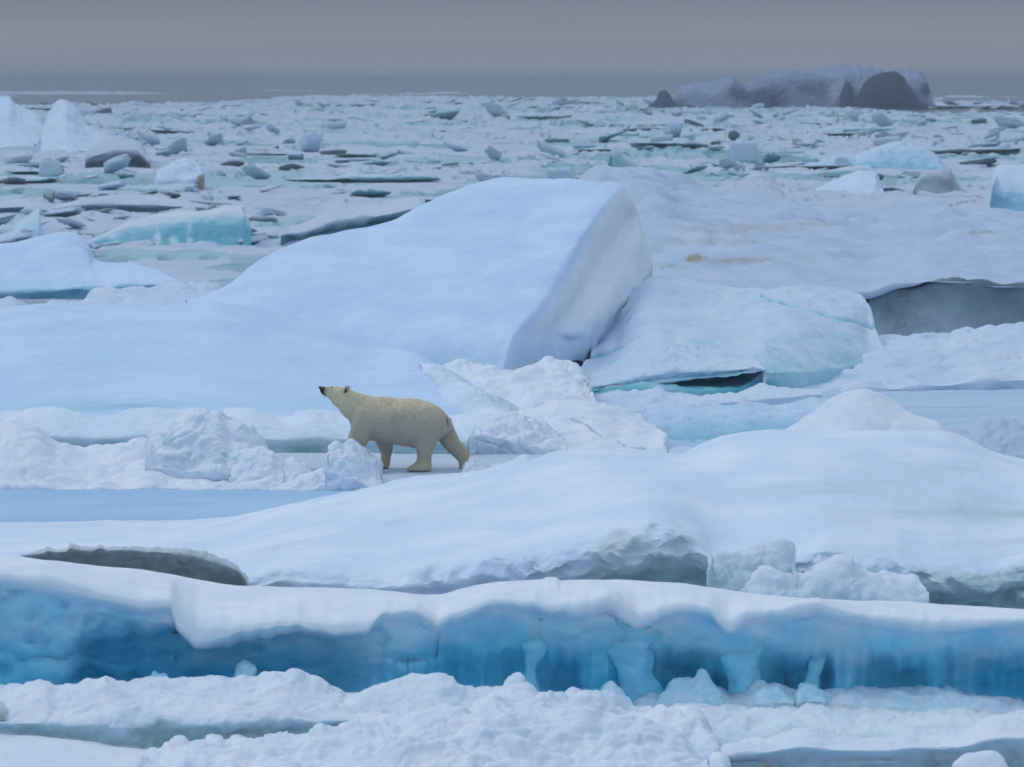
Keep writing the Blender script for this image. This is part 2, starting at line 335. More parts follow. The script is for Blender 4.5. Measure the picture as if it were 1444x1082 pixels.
# ------------------------------------------------------------------ the long blue ledge in front
def ledge():
    xs = np.linspace(-140, 1600, 900)
    T = line([(-140, 775), (0, 785), (100, 796), (200, 808), (350, 829), (500, 834), (620, 841), (650, 833), (700, 823), (765, 819), (772, 816), (786, 817), (790, 821), (850, 820), (950, 822), (1000, 829), (1050, 838), (1200, 848), (1300, 853), (1444, 859), (1600, 866)], xs)
    Lp = np.interp(xs, [-140, 0, 67, 134, 200, 243, 250, 278, 300, 335, 400, 480, 516, 538, 588, 614, 647, 694, 734, 764, 831, 855, 898, 932, 960, 1000, 1027, 1054, 1100, 1148, 1195, 1262, 1329, 1396, 1444, 1600],
                   [815, 817, 823, 843, 857, 853, 880, 901, 902, 893, 883, 890, 889, 868, 866, 886, 874, 856, 857, 864, 866, 852, 886, 870, 864, 868, 892, 874, 871, 859, 874, 881, 888, 884, 882, 886])
    Lp = Lp + (5 * perlin(np.stack([xs / 24, 0 * xs, 0 * xs + 6], -1)) + 3 * perlin(np.stack([xs / 9, 0 * xs, 0 * xs + 6], -1))) * sstep(200, 300, xs) - 5 * sstep(480, 700, xs)
    k = np.ones(5) / 5; Lp = np.convolve(np.pad(Lp, 2, 'edge'), k, 'valid')
    vb = np.full(xs.shape, 1015.)
    X = lambda y: (xs - 722) * y / F
    yT = 36.9 + 0 * xs; yL = 35.2 + .25 * perlin(np.stack([xs / 150, 0 * xs, 0 * xs + 2], -1))
    rows = [(yT + 1.6, np.full(xs.shape, .2), 0), (yT + 1.0, H - (T + 6 - 112) * (yT + 1) / F, 0), (yT, H - (T - 112) * yT / F, 0)]
    rows.append((yT - .5, H - (T * .72 + Lp * .28 - 112) * (yT - .5) / F, .05))
    rows.append((yL + .25, H - (T * .3 + Lp * .7 - 7 - 112) * (yL + .25) / F, .1)); rows.append((yL + .02, H - (T * .1 + Lp * .9 - 4 - 112) * (yL + .02) / F, .15))
    rows.append((yL, H - (Lp - 112) * yL / F, .22))
    rows.append((yL + .08, H - (Lp + 7 - 112) * (yL + .08) / F, .46))
    # wall in the recess: depth field with hollows and buttresses
    ztop = smo(Lp, 18)
    A_ = sum(a * np.exp(-(np.abs(xs - c) / w_)**3) for c, w_, a in ((640, 34, .35), (718, 26, .5), (790, 34, .75), (962, 42, .8), (1018, 14, .4), (1112, 34, .65), (1165, 10, .4), (1262, 46, .6), (1345, 18, .3), (1430, 70, .75)))
    rib = perlin(np.stack([xs / 17, 0 * xs, 0 * xs + 4], -1)) + .35 * perlin(np.stack([xs / 8.5, 0 * xs, 0 * xs + 9], -1)) + .4 * perlin(np.stack([xs / 45, 0 * xs, 0 * xs], -1))
    yarch = 926 + 16 * perlin(np.stack([xs / 50, 0 * xs, 0 * xs + 1], -1)) + 8 * perlin(np.stack([xs / 14, 0 * xs, 0 * xs + 1], -1))
    def wall(py):
        t_ = np.clip((py - ztop) / (1010 - ztop), 0, 1)
        nz_ = perlin(np.stack([xs / 40, py / 26. + 0 * xs, 0 * xs + 3], -1)) + .25 * perlin(np.stack([xs / 18, py / 13. + 0 * xs, 0 * xs + 3], -1))
        D = .14 + .42 * sstep(0, .75, t_)
        lf = sstep(80, 150, xs + 18 * nz_) * sstep(560, 430, xs + 25 * nz_) * sstep(872, 902, py + 8 * nz_ + .02 * (xs - 300)) * sstep(985, 955, py)
        D = D + .6 * lf + .08 * sstep(-.1, .5, nz_) * (xs < 620)
        D = D + .62 * A_ * sstep(yarch - 14, yarch + 24, py + 3 * nz_) * sstep(1004, 965, py)
        D = D - .10 * rib * sstep(885, 950, py) * sstep(480, 560, xs) + .05 * nz_
        return yL + np.maximum(D * (1 - .6 * sstep(965, 1010, py)), .1)
    for a in np.linspace(0, 1, 30)[1:]:
        py = (Lp + 7) * (1 - a) + vb * a; yy = wall(py); rows.append((yy, H - (py - 112) * yy / F, (.60 + .35 * min(a * 1.8, 1))))
    yy = rows[-1][0]; rows.append((yy - .5, np.full(xs.shape, -.1), .5))
    G = np.array([np.stack([X(y), y, z], -1) for y, z, _ in rows]); ii = [r[2] for r in rows]
    dv = np.arange(len(rows)); vs_ = np.interp(np.linspace(0, 1, 300), [0, .06, .25, .32, 1], [0, 2, 6, 7, len(rows) - 1]); G = pchip(dv, G, vs_).transpose(1, 0, 2)
    I = np.interp(vs_, dv, ii)[None] + 0 * G[..., 0]
    wallm = sstep(6, 8, vs_)[None]
    I = I + wallm * (.25 * fbm(G / .6, 4)) + (1 - wallm) * (.12 * fbm(G / .5, 4))
    deep = (G[..., 1] - 35.2); I = I + wallm * np.clip((deep - .7) * .25, -.15, .3)
    dm = .35 + .65 * sstep(2, 6, vs_)[None] + 0 * G[..., 0]
    o = finish('ice_ledge', G, M_blue, 'long ledge of deep blue ice with an overhanging white snow lip across the foreground', 'ice ledge', ice=I, disp=(('fbm', .9, .06), ('fbm', .3, .012)), dmask=dm)
    # free-standing ice columns between the lip and the foot
    for cx, y0, y1, wt, wm, wb, Yp in ((755, 868, 992, .17, .055, .09, 35.60), (896, 866, 1008, .28, .17, .22, 35.62), (1052, 868, 1000, .26, .17, .20, 35.64), (1150, 868, 990, .15, .07, .09, 35.74)):
        nn = 60; na = 28; t = np.linspace(0, 1, nn)[:, None]; A = np.linspace(0, 2 * math.pi, na, endpoint=False)[None]
        r = pchip([0, .3, .62, .86, 1], np.array([wt * 1.5, wt * .95, wm, wb, wb * 1.4]), t[:, 0])[:, None]
        cz0, cz1 = P(cx, y0, Yp)[2], P(cx, y1, Yp)[2]; cxw = P(cx, 0, Yp)[0]
        V = np.stack([cxw + .05 * np.sin(t * 5 + cx) + r * np.cos(A), Yp + .25 * (1 - t) * 0 + r * .8 * np.sin(A), cz0 + (cz1 - cz0) * t + 0 * A], -1)
        V = V + (fbm(V / .25, 3) * .35 * r)[..., None] * np.stack([np.cos(A) + 0 * t, np.sin(A) + 0 * t, 0 * A + 0 * t], -1)
        i = np.arange(nn - 1)[:, None] * na + np.arange(na)[None]; j = np.arange(nn - 1)[:, None] * na + (np.arange(na)[None] + 1) % na
        Q = np.stack([i, i + na, j + na, j], -1).reshape(-1, 4)
        mesh_from('ice_pillar', V, Q, M_blue, parent=o, attrs={'ice': np.full(nn * na, .86), 'dirt_shading': np.zeros(nn * na)})
ledge()

# ------------------------------------------------------------------ foreground rubble
mound('snow_bank', 'lumpy white snow bank at the left with a grey green hollow under its foot', 'snow bank', M_snow,
      [(-90, 985), (-40, 976), (0, 973), (33, 972), (64, 966), (80, 972), (124, 962), (147, 957), (167, 964), (184, 969), (214, 964), (227, 962), (241, 967), (294, 966), (334, 961), (368, 958), (406, 954), (435, 966), (461, 977), (500, 986), (560, 1010)],
      [(-90, 1045), (0, 1046), (170, 1059), (300, 1055), (400, 1050), (500, 1032), (560, 1022)], 34.4, 33.1, under=(.6, .3), prof=.55, nu=520, nv=200, jag=9,
      ice=(.05, .15, .95), dirt_shading=(0, 0, .25), disp=(('fbm', .9, .07), ('billow', .5, .045), ('billow', .15, .008)), steep=.25, taper=False, patches=((210, 1020, 30, 26, .35, .1),))
mound('snow_ridge', 'pointed bluish white snow ridge between the rubble heap and the blue ledge', 'snow ridge', M_snow,
      [(466, 1000), (490, 984), (560, 965), (600, 952), (617, 948), (635, 957), (665, 973), (700, 971), (740, 969), (760, 980), (790, 985), (805, 977), (822, 980), (845, 990), (870, 1000), (900, 1012)],
      [(466, 1004), (510, 1026), (560, 1050), (900, 1050)], 34.2, [(466, 34.0), (540, 33.3), (900, 33.0)], nu=400, nv=120, jag=4, ice=(.25, .2, .1), disp=(('fbm', .7, .06), ('billow', .3, .03), ('billow', .12, .008)))
mound('snow_heap', 'broad heap of lumpy white snow rubble at the bottom centre', 'snow heap', M_snow,
      [(150, 1092), (200, 1076), (260, 1063), (340, 1057), (420, 1050), (480, 1037), (530, 1022), (580, 1016), (620, 1003), (660, 1000), (700, 990), (760, 993), (800, 998), (830, 986), (860, 991), (890, 1006), (930, 1006), (960, 1003), (985, 1012), (1005, 1032), (1018, 1055), (1024, 1080), (1040, 1120)],
      [(150, 1160), (1040, 1160)], 32.6, 30.4, nu=620, nv=260, jag=7, prof=.75, ice=(.0, .05, .15), disp=(('billow', .8, .13), ('billow', .36, .035), ('billow', .13, .010)), steep=.2, full=100,
      patches=((760, 1035, 26, 22, .3, .25), (600, 1010, 30, 12, .15, .1)))
mound('snow_shelf', 'flat snow shelf in the bottom left corner', 'snow shelf', M_snow,
      [(-90, 1044), (0, 1046), (100, 1049), (170, 1060), (240, 1064), (300, 1062), (360, 1064), (420, 1075)], [(-90, 1140), (420, 1140)], 33.2, 30.4, prof=.9, nu=300, nv=120, ice=(.05, .1, .1), disp=(('flat', .8, .04), ('billow', .4, .012)), taper=False)
mound('ice_fragment', 'small white ice splinter lying against the foot of the left snow bank', 'ice chunk', M_snow,
      [(270, 1056), (276, 1048), (284, 1050), (296, 1054), (322, 1053), (326, 1045), (345, 1042), (360, 1041), (362, 1050)], [(270, 1058), (362, 1054)], 33.05, 32.8, back=.2, nu=120, nv=50, disp=(('fbm', .15, .02),))
mound('ice_lump', 'grey rounded ice lump cut off by the left edge of the picture', 'ice chunk', M_jag,
      [(-40, 1004), (-20, 990), (-6, 988), (4, 993), (8, 1002), (9, 1012)], [(-40, 1018), (9, 1016)], 33.7, 33.5, back=.2, skirt=.05, nu=80, nv=50, ice=(.0, .4, .8), disp=(('fbm', .2, .02),))
mound('ice_ridge', 'pale blue low ice ridge at the foot of the blue ledge', 'ice ridge', M_blue,
      [(860, 1012), (900, 990), (950, 985), (1000, 978), (1030, 985), (1075, 968), (1100, 975), (1150, 978), (1200, 975), (1260, 980), (1330, 978), (1400, 985), (1444, 995), (1560, 1000)], [(860, 1040), (1560, 1040)],
      35.4, 34.7, nu=420, nv=110, jag=7, ice=(.28, .4, .4), disp=(('fbm', .6, .05), ('billow', .3, .035)))
mound('ice_ridge', 'second bluish white ridge in front of the first at the lower right', 'ice ridge', M_blue,
      [(880, 1020), (925, 1004), (960, 998), (1010, 996), (1080, 1000), (1150, 1000), (1230, 1006), (1280, 1010), (1340, 1008), (1400, 1012), (1444, 1020), (1560, 1025)], [(880, 1062), (1560, 1062)],
      34.8, 34.0, nu=420, nv=110, jag=5, ice=(.1, .22, .55), disp=(('fbm', .6, .05), ('billow', .3, .03)))
mound('ice_lip', 'white snow lip with a grey lower edge at the bottom right corner', 'snow lip', M_snow,
      [(1010, 1062), (1050, 1050), (1080, 1046), (1100, 1039), (1135, 1030), (1180, 1040), (1250, 1042), (1290, 1035), (1340, 1037), (1360, 1034), (1400, 1012), (1444, 1007), (1560, 1000)],
      [(1010, 1078), (1100, 1077), (1300, 1075), (1380, 1072), (1444, 1076), (1560, 1076)], 33.9, 33.0, under=(.5, .35), nu=420, nv=140, jag=3, ice=(.0, .15, .6), dirt_shading=(0, .1, .35), disp=(('fbm', .7, .04), ('billow', .25, .015)), taper=False,  # greyer towards the foot of the lip
      patches=((1040, 1064, 30, 8, .2, .2),))
mound('ice_lump', 'small rounded white snow lump in the bottom right corner', 'ice chunk', M_snow,
      [(1340, 1082), (1350, 1070), (1370, 1063), (1395, 1060), (1412, 1064), (1422, 1078), (1428, 1095)], [(1340, 1110), (1428, 1110)], 32.2, 31.8, back=.4, nu=120, nv=80, disp=(('fbm', .3, .04),))
mound('ice_lump', 'small dark wet ice lump beside the water at the bottom right', 'ice chunk', M_jag,
      [(1062, 1092), (1068, 1078), (1080, 1075), (1090, 1080), (1094, 1092)], [(1062, 1100), (1094, 1100)], 32.4, 32.2, back=.2, nu=60, nv=40, ice=(.8, .8, .8), dirt_shading=(.6, .6, .6), disp=(('fbm', .1, .01),))
for k, (pts, yb, Yp, ic, lab) in enumerate((
    ([(706, 985), (710, 962), (722, 952), (735, 954), (748, 966), (756, 985)], 990, 34.9, .35, 'small pale blue ice block before the thin ice pillar'),
    ([(925, 990), (950, 962), (975, 955), (990, 950), (1003, 962), (1020, 985)], 1000, 35.3, .5, 'jagged blue ice heap between two ice pillars of the ledge'),
    ([(1062, 985), (1080, 968), (1096, 966), (1110, 980), (1120, 988)], 992, 35.2, .5, 'rounded blue ice lump right of the broadest ice pillar'),
    ([(1122, 982), (1130, 968), (1145, 965), (1158, 975), (1164, 986)], 990, 35.2, .55, 'rounded blue ice lump under the right part of the ledge'),
    ([(195, 975), (208, 958), (222, 950), (232, 955), (238, 970)], 978, 35.2, .6, 'small blue ice lump behind the left snow bank'),
    ([(318, 968), (335, 945), (345, 935), (356, 940), (360, 962)], 970, 35.4, .6, 'upright blue ice lump at the back of the left cavity'),
    ([(835, 992), (850, 968), (862, 962), (872, 970), (885, 985), (900, 1006)], 1010, 35.1, .4, 'pale ice chunk leaning on the foot of the second pillar'))):
    mound('ice_chunk', lab, 'ice chunk', M_blue, pts, [(pts[0][0], yb), (pts[-1][0], yb)], Yp, Yp - .25, back=.3, nu=90, nv=60, jag=3, ice=(ic, ic, ic), disp=(('billow', .2, .03), ('fbm', .3, .03)), group='ice chunks at the foot of the blue ledge')

# ------------------------------------------------------------------ the snow hump behind the ledge
def hump():
    xs = np.linspace(-140, 1640, 900); X = lambda y: (xs - 722) * y / F
    c = line([(-140, 770), (0, 766), (80, 763), (150, 759), (250, 757), (290, 751), (333, 740), (399, 720), (455, 705), (480, 700), (535, 688), (570, 679), (600, 675), (640, 672), (690, 664), (725, 652), (740, 645), (752, 650), (780, 642), (830, 637), (900, 640), (960, 643), (985, 632), (1020, 620), (1060, 613), (1110, 611), (1250, 611), (1330, 611), (1365, 622), (1400, 640), (1444, 650), (1640, 665)], xs)
    e = line([(-140, 800), (0, 802), (200, 812), (345, 812), (400, 802), (450, 802), (550, 808), (600, 797), (660, 792), (700, 785), (760, 777), (800, 770), (850, 757), (890, 740), (920, 733), (940, 738), (960, 750), (985, 762), (1004, 785), (1030, 790), (1120, 785), (1160, 775), (1200, 782), (1260, 790), (1300, 800), (1360, 798), (1400, 803), (1444, 795), (1640, 800)], xs)
    f = e + line([(-140, 60), (0, 60), (345, 40), (500, 45), (640, 60), (900, 100), (960, 90), (1000, 62), (1100, 60), (1300, 70), (1640, 80)], xs)
    u = line([(-140, .1), (345, .15), (500, .3), (640, .5), (800, .45), (900, .6), (990, .8), (1010, .45), (1120, .3), (1200, .35), (1290, .8), (1444, 1.0), (1640, 1.0)], xs)
    e = smo(e, 6); f = smo(f, 14); u = smo(u, 20); yc = 46.5; ye = 39.6; zcs = H - (smo(c, 45) - 112) * yc / F; zes = H - (smo(e, 30) - 112) * ye / F; zc = H - (c - 112) * yc / F; ze = H - (e - 112) * ye / F
    rows = [(yc + 7, -.15 + 0 * xs, 0), (yc + 5, zc * .3, 0), (yc + 2.2, zc - .22 * np.clip(zc, 0, 1), 0), (yc, zc, .05)]
    for t in (.12, .3, .5, .7, .86):
        rows.append((yc + (ye - yc) * t, (zcs + (zes - zcs) * t**1.3 if t < .9 else zcs * .1 + zes * .3 + ze * .6 - .0) + .10 * math.sin(math.pi * t) * np.clip(zc, 0, 1.2), .05))
    rows += [(ye, ze, .05), (ye - .16, ze - .10, .08), (ye - .2, ze * .6 + .4 * (H - (f - 112) * ye / F), .15)]
    rows += [(ye - .15 + .35 * u, H - (f - 112) * (ye + .1) / F, .4), (ye + .1 + .4 * u, -.1 + 0 * xs, .6)]
    G = np.array([np.stack([X(y + 0 * xs), y + 0 * xs, z], -1) for y, z, _ in rows]); ii = [r[2] for r in rows]
    dv = np.arange(len(rows)); vs_ = np.interp(np.linspace(0, 1, 330), [0, .08, .5, 1], [0, 3, 9, len(rows) - 1]); G = pchip(dv, G, vs_).transpose(1, 0, 2)
    I = np.interp(vs_, dv, ii)[None] + .12 * sstep(900, 1300, 722 + F * G[..., 0] / G[..., 1]); fr = sstep(8.6, 9.8, vs_)[None]  # darker to the right: shading put into the ice tone
    dm = .5 + 1.0 * fr
    rb = fr * (.35 + .65 * sstep(560, 700, 722 + F * G[..., 0] / G[..., 1]))
    G[..., 1] -= rb * .26 * billow(G / .9); G[..., 2] += rb * .07 * billow(G / .7 + 9)
    I = I + fr * (.35 * fbm(G / .6, 3) + .45 * sstep(1270, 1330, 722 + F * G[..., 0] / G[..., 1]))
    finish('snow_hump', G, M_hump, 'broad smooth snow hump filling the foreground behind the blue ledge', 'snow hump', ice=I, dirt_shading=fr * (.05 + .25 * fbm(G / .9, 3)),
           disp=(('flat', 2.4, .05), ('fbm', .7, .022), ('billow', .35, .018)), dmask=dm, steep=.25, streak=.30,
           patches=((880, 770, 60, 22, .1, .35), (960, 770, 26, 22, .1, .35), (760, 800, 50, 12, .2, .3), (1400, 830, 70, 22, .5, .1), (1230, 660, 260, 26, .17, 0), (560, 740, 160, 22, .12, 0), (830, 700, 200, 30, .14, 0), (1300, 730, 200, 30, .14, 0), (1100, 690, 150, 12, .12, 0)))  # dark patches under the front edge put undercut shade into the colour
hump()
mound('ice_crust', 'dark grey jagged crescent of ice behind the left end of the blue ledge', 'ice crust', M_jag,
      [(30, 783), (45, 779), (62, 777), (66, 772), (78, 774), (94, 773), (99, 766), (110, 769), (128, 771), (142, 765), (150, 769), (175, 768), (215, 770), (255, 772), (285, 778), (305, 785), (330, 795), (340, 803), (347, 815), (351, 829)],
      [(30, 792), (100, 800), (200, 812), (351, 836)], 38.75, 38.5, back=.25, under=(.2, .3), nu=420, nv=110, jag=2.2, ice=(.25, .75, 1), dirt_shading=(.05, .25, .5), disp=(('fbm', .5, .03), ('billow', .18, .014)), taper=False)
mound('ice_block', 'squarish grey white ice block standing between the hump and the ledge', 'ice block', M_snow,
      [(996, 800), (1003, 786), (1015, 778), (1035, 774), (1060, 768), (1100, 767), (1114, 770), (1119, 790), (1123, 815)], [(996, 842), (1123, 846)], 39.2, 38.7, back=.6, nu=200, nv=120, jag=3, ice=(.3, .6, .9), dirt_shading=(.05, .2, .4), disp=(('fbm', .5, .07), ('billow', .3, .03)), full=60)
mound('snow_lump', 'rounded snow lump under the front edge of the hump, right of the grey block', 'snow lump', M_snow,
      [(1040, 830), (1065, 812), (1090, 803), (1130, 808), (1165, 790), (1200, 786), (1205, 795), (1240, 808), (1290, 812), (1310, 830)], [(1040, 852), (1310, 858)], 39.0, 38.5, back=.8, nu=220, nv=90, jag=4, ice=(.2, .45, .75), dirt_shading=(0, .1, .25), disp=(('billow', .5, .06), ('fbm', .3, .03)))

# ------------------------------------------------------------------ things beyond the hump
mound('snow_cone', 'smooth pointed snow mound rising behind the right end of the hump', 'snow mound', M_snow,
      [(1075, 625), (1110, 607), (1140, 585), (1170, 562), (1195, 550), (1215, 547), (1240, 554), (1265, 570), (1295, 586), (1320, 595), (1335, 612), (1350, 630)], [(1075, 650), (1350, 650)], 53, 51, nu=260, nv=110, prof=.8, ice=(.1, .05, 0), disp=(('fbm', .9, .05), ('billow', .5, .015)))
mound('snow_rubble', 'cream coloured crusty snow rubble at the right edge above the hump', 'snow rubble', M_dirty,
      [(1318, 622), (1345, 608), (1375, 602), (1395, 594), (1412, 589), (1444, 592), (1520, 590)], [(1318, 668), (1520, 668)], 52, 50, nu=200, nv=110, jag=5, dirt_shading=(0, .1, .2), disp=(('billow', .5, .08), ('fbm', .3, .03)), full=60)
def plate(name, label, cat, mat, x0, x1, Y0, Y1, z, nu=200, nv=120, amp=.04, front=None, **kw):
    xs = np.linspace(x0, x1, nu); G = np.zeros((nu, nv, 3)); y0 = np.interp(xs, *zip(*front)) if front else np.full(nu, float(Y0))
    G[..., 1] = y0[:, None] + (Y1 - y0[:, None]) * np.linspace(0, 1, nv)[None]; G[..., 0] = (xs[:, None] - 722) * (Y0 + Y1) / 2 / F; G[..., 2] = z
    e = np.minimum(np.minimum(np.arange(nu)[:, None], nu - 1 - np.arange(nu)[:, None]) / (nu * .05), np.minimum(np.arange(nv)[None], nv - 1 - np.arange(nv)[None]) / (nv * .08))
    G[..., 2] -= (z + .25) * sstep(1, 0, e)**1
    return finish(name, G, mat, label, cat, disp=(('flat', 2.5, amp), ('fbm', .6, amp * .3)), **kw)
plate('melt_pond', 'flat sheet of smooth light blue refrozen melt water below the left rubble', 'melt pond', M_pond, -140, 640, 47.5, 56.6, .13, amp=.03, ice=.25, streak=.4)
plate('ice_shelf', 'flat grey wind packed ice on which the bear walks', 'ice shelf', M_greyice, 330, 820, 54.9, 59.6, .33, nu=300, nv=160, amp=.02, ice=.2, streak=.5, front=[(330, 57.3), (520, 57.0), (560, 55.0), (820, 54.6)])
# rubble row left of the bear
mound('snow_bank', 'low snow bank at the left edge beside the bear, behind the melt pond', 'snow bank', M_snow,
      [(-120, 606), (-60, 600), (0, 597), (20, 594), (50, 603), (80, 624), (120, 633), (170, 625), (205, 622), (240, 640), (300, 652), (350, 668), (400, 682)], [(-120, 690), (400, 690)], 59.5, 56.3, prof=.75, nu=320, nv=130, jag=5, ice=(0, .05, .1),
      disp=(('billow', .9, .09), ('fbm', .4, .03)), taper=False, patches=((60, 655, 60, 22, .2, .05),))
mound('snow_block', 'tallest rough snow block in the rubble left of the bear with pale blue hollows', 'snow block', M_snow,
      [(205, 640), (212, 622), (218, 608), (238, 596), (262, 583), (275, 578), (290, 577), (305, 580), (322, 592), (345, 600), (362, 610), (374, 625), (383, 642), (392, 655)], [(205, 660), (300, 668), (392, 672)], 58.5, 57.3, nu=300, nv=170, jag=6, ice=(.0, .1, .2),
      disp=(('billow', .55, .09), ('billow', .25, .018)), steep=.15, patches=((238, 618, 14, 12, .65, 0), (300, 645, 70, 8, .3, 0)), full=50)
mound('snow_block', 'tilted snow block in front of the tallest one, nearer the pond', 'snow block', M_snow,
      [(322, 672), (334, 655), (350, 643), (368, 634), (382, 635), (390, 645), (400, 655), (408, 662), (416, 672)], [(322, 688), (416, 688)], 57.2, 56.5, nu=180, nv=110, jag=4, ice=(0, .1, .15), disp=(('billow', .35, .05), ('fbm', .2, .02)), full=40)
mound('snow_block', 'small rounded snow block at the right end of the left rubble', 'snow block', M_snow,
      [(398, 672), (403, 656), (415, 647), (428, 651), (438, 662), (442, 676)], [(398, 686), (442, 686)], 57.0, 56.5, nu=110, nv=80, jag=4, ice=(0, .1, .2), disp=(('billow', .3, .04),), full=28)
mound('snow_rubble', 'low strip of white snow crumbs along the far edge of the melt pond', 'snow rubble', M_snow,
      [(250, 688), (300, 680), (345, 682), (372, 674), (400, 682), (425, 672), (445, 667), (468, 668), (482, 673), (508, 671), (525, 678), (530, 688)], [(250, 691), (530, 691)], 56.4, 55.9, nu=320, nv=70, jag=7, disp=(('billow', .25, .04), ('fbm', .15, .015)))
mound('ice_block', 'smooth white ice block hiding the front paw of the bear', 'ice block', M_snow,
      [(458, 660), (460, 640), (466, 628), (477, 624), (486, 627), (496, 627), (510, 632), (522, 645), (530, 655), (537, 668), (542, 680), (546, 688)], [(458, 664), (480, 671), (500, 675), (520, 688), (546, 692)], 56.5, 55.8, back=.5, nu=200, nv=130, prof=.7, ice=(.0, .04, .15), disp=(('fbm', .4, .06), ('billow', .35, .06), ('billow', .14, .012)), full=35)
mound('snow_chunk', 'small crumbly snow chunk at the hind foot of the bear', 'snow chunk', M_snow,
      [(648, 676), (653, 662), (657, 652), (668, 649), (673, 655), (680, 660), (690, 664)], [(648, 682), (690, 682)], 56.6, 56.1, back=.4, nu=110, nv=80, jag=4, disp=(('billow', .2, .035), ('fbm', .2, .02)), full=24)
mound('snow_chunk', 'low white snow chunk right of the one at the hind foot', 'snow chunk', M_snow,
      [(676, 674), (684, 662), (700, 654), (718, 656), (736, 651), (744, 654), (752, 664)], [(676, 682), (752, 675)], 56.8, 56.2, back=.4, nu=130, nv=80, jag=4, disp=(('billow', .2, .03), ('fbm', .2, .02)), full=20)

# apron behind the bear with an undercut lip
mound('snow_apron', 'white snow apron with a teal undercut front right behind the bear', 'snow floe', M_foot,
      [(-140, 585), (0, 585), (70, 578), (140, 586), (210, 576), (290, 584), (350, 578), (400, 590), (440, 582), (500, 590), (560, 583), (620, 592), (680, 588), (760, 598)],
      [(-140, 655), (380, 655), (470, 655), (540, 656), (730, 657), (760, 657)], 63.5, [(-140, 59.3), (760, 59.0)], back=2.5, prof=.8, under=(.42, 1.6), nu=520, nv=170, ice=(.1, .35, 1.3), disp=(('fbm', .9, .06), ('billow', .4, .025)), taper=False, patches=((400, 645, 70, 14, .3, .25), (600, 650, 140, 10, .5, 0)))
# big smooth dome on the left
mound('snow_dome', 'wide smooth pale blue snow dome on the left behind the bear', 'snow dome', M_slope,
      [(-200, 428), (-80, 432), (0, 437), (25, 431), (60, 429), (150, 432), (220, 433), (260, 430), (300, 428), (340, 434), (400, 446), (470, 463), (530, 481), (580, 500), (610, 515), (640, 532), (680, 560), (705, 590)],
      [(-200, 588), (0, 588), (300, 590), (500, 595), (620, 598), (705, 606)], [(-200, 75), (500, 75), (600, 71), (705, 66)], 63.6, back=4, prof=.85, nu=520, nv=200, ice=(.05, .12, .3), disp=(('flat', 5, .10), ('fbm', 1.4, .03), ('billow', .6, .012)), taper=False, streak=.16,
      patches=((150, 573, 230, 12, .5, 0), (480, 572, 140, 12, .25, 0), (250, 500, 260, 45, .14, 0), (450, 470, 60, 10, -.1, 0)))

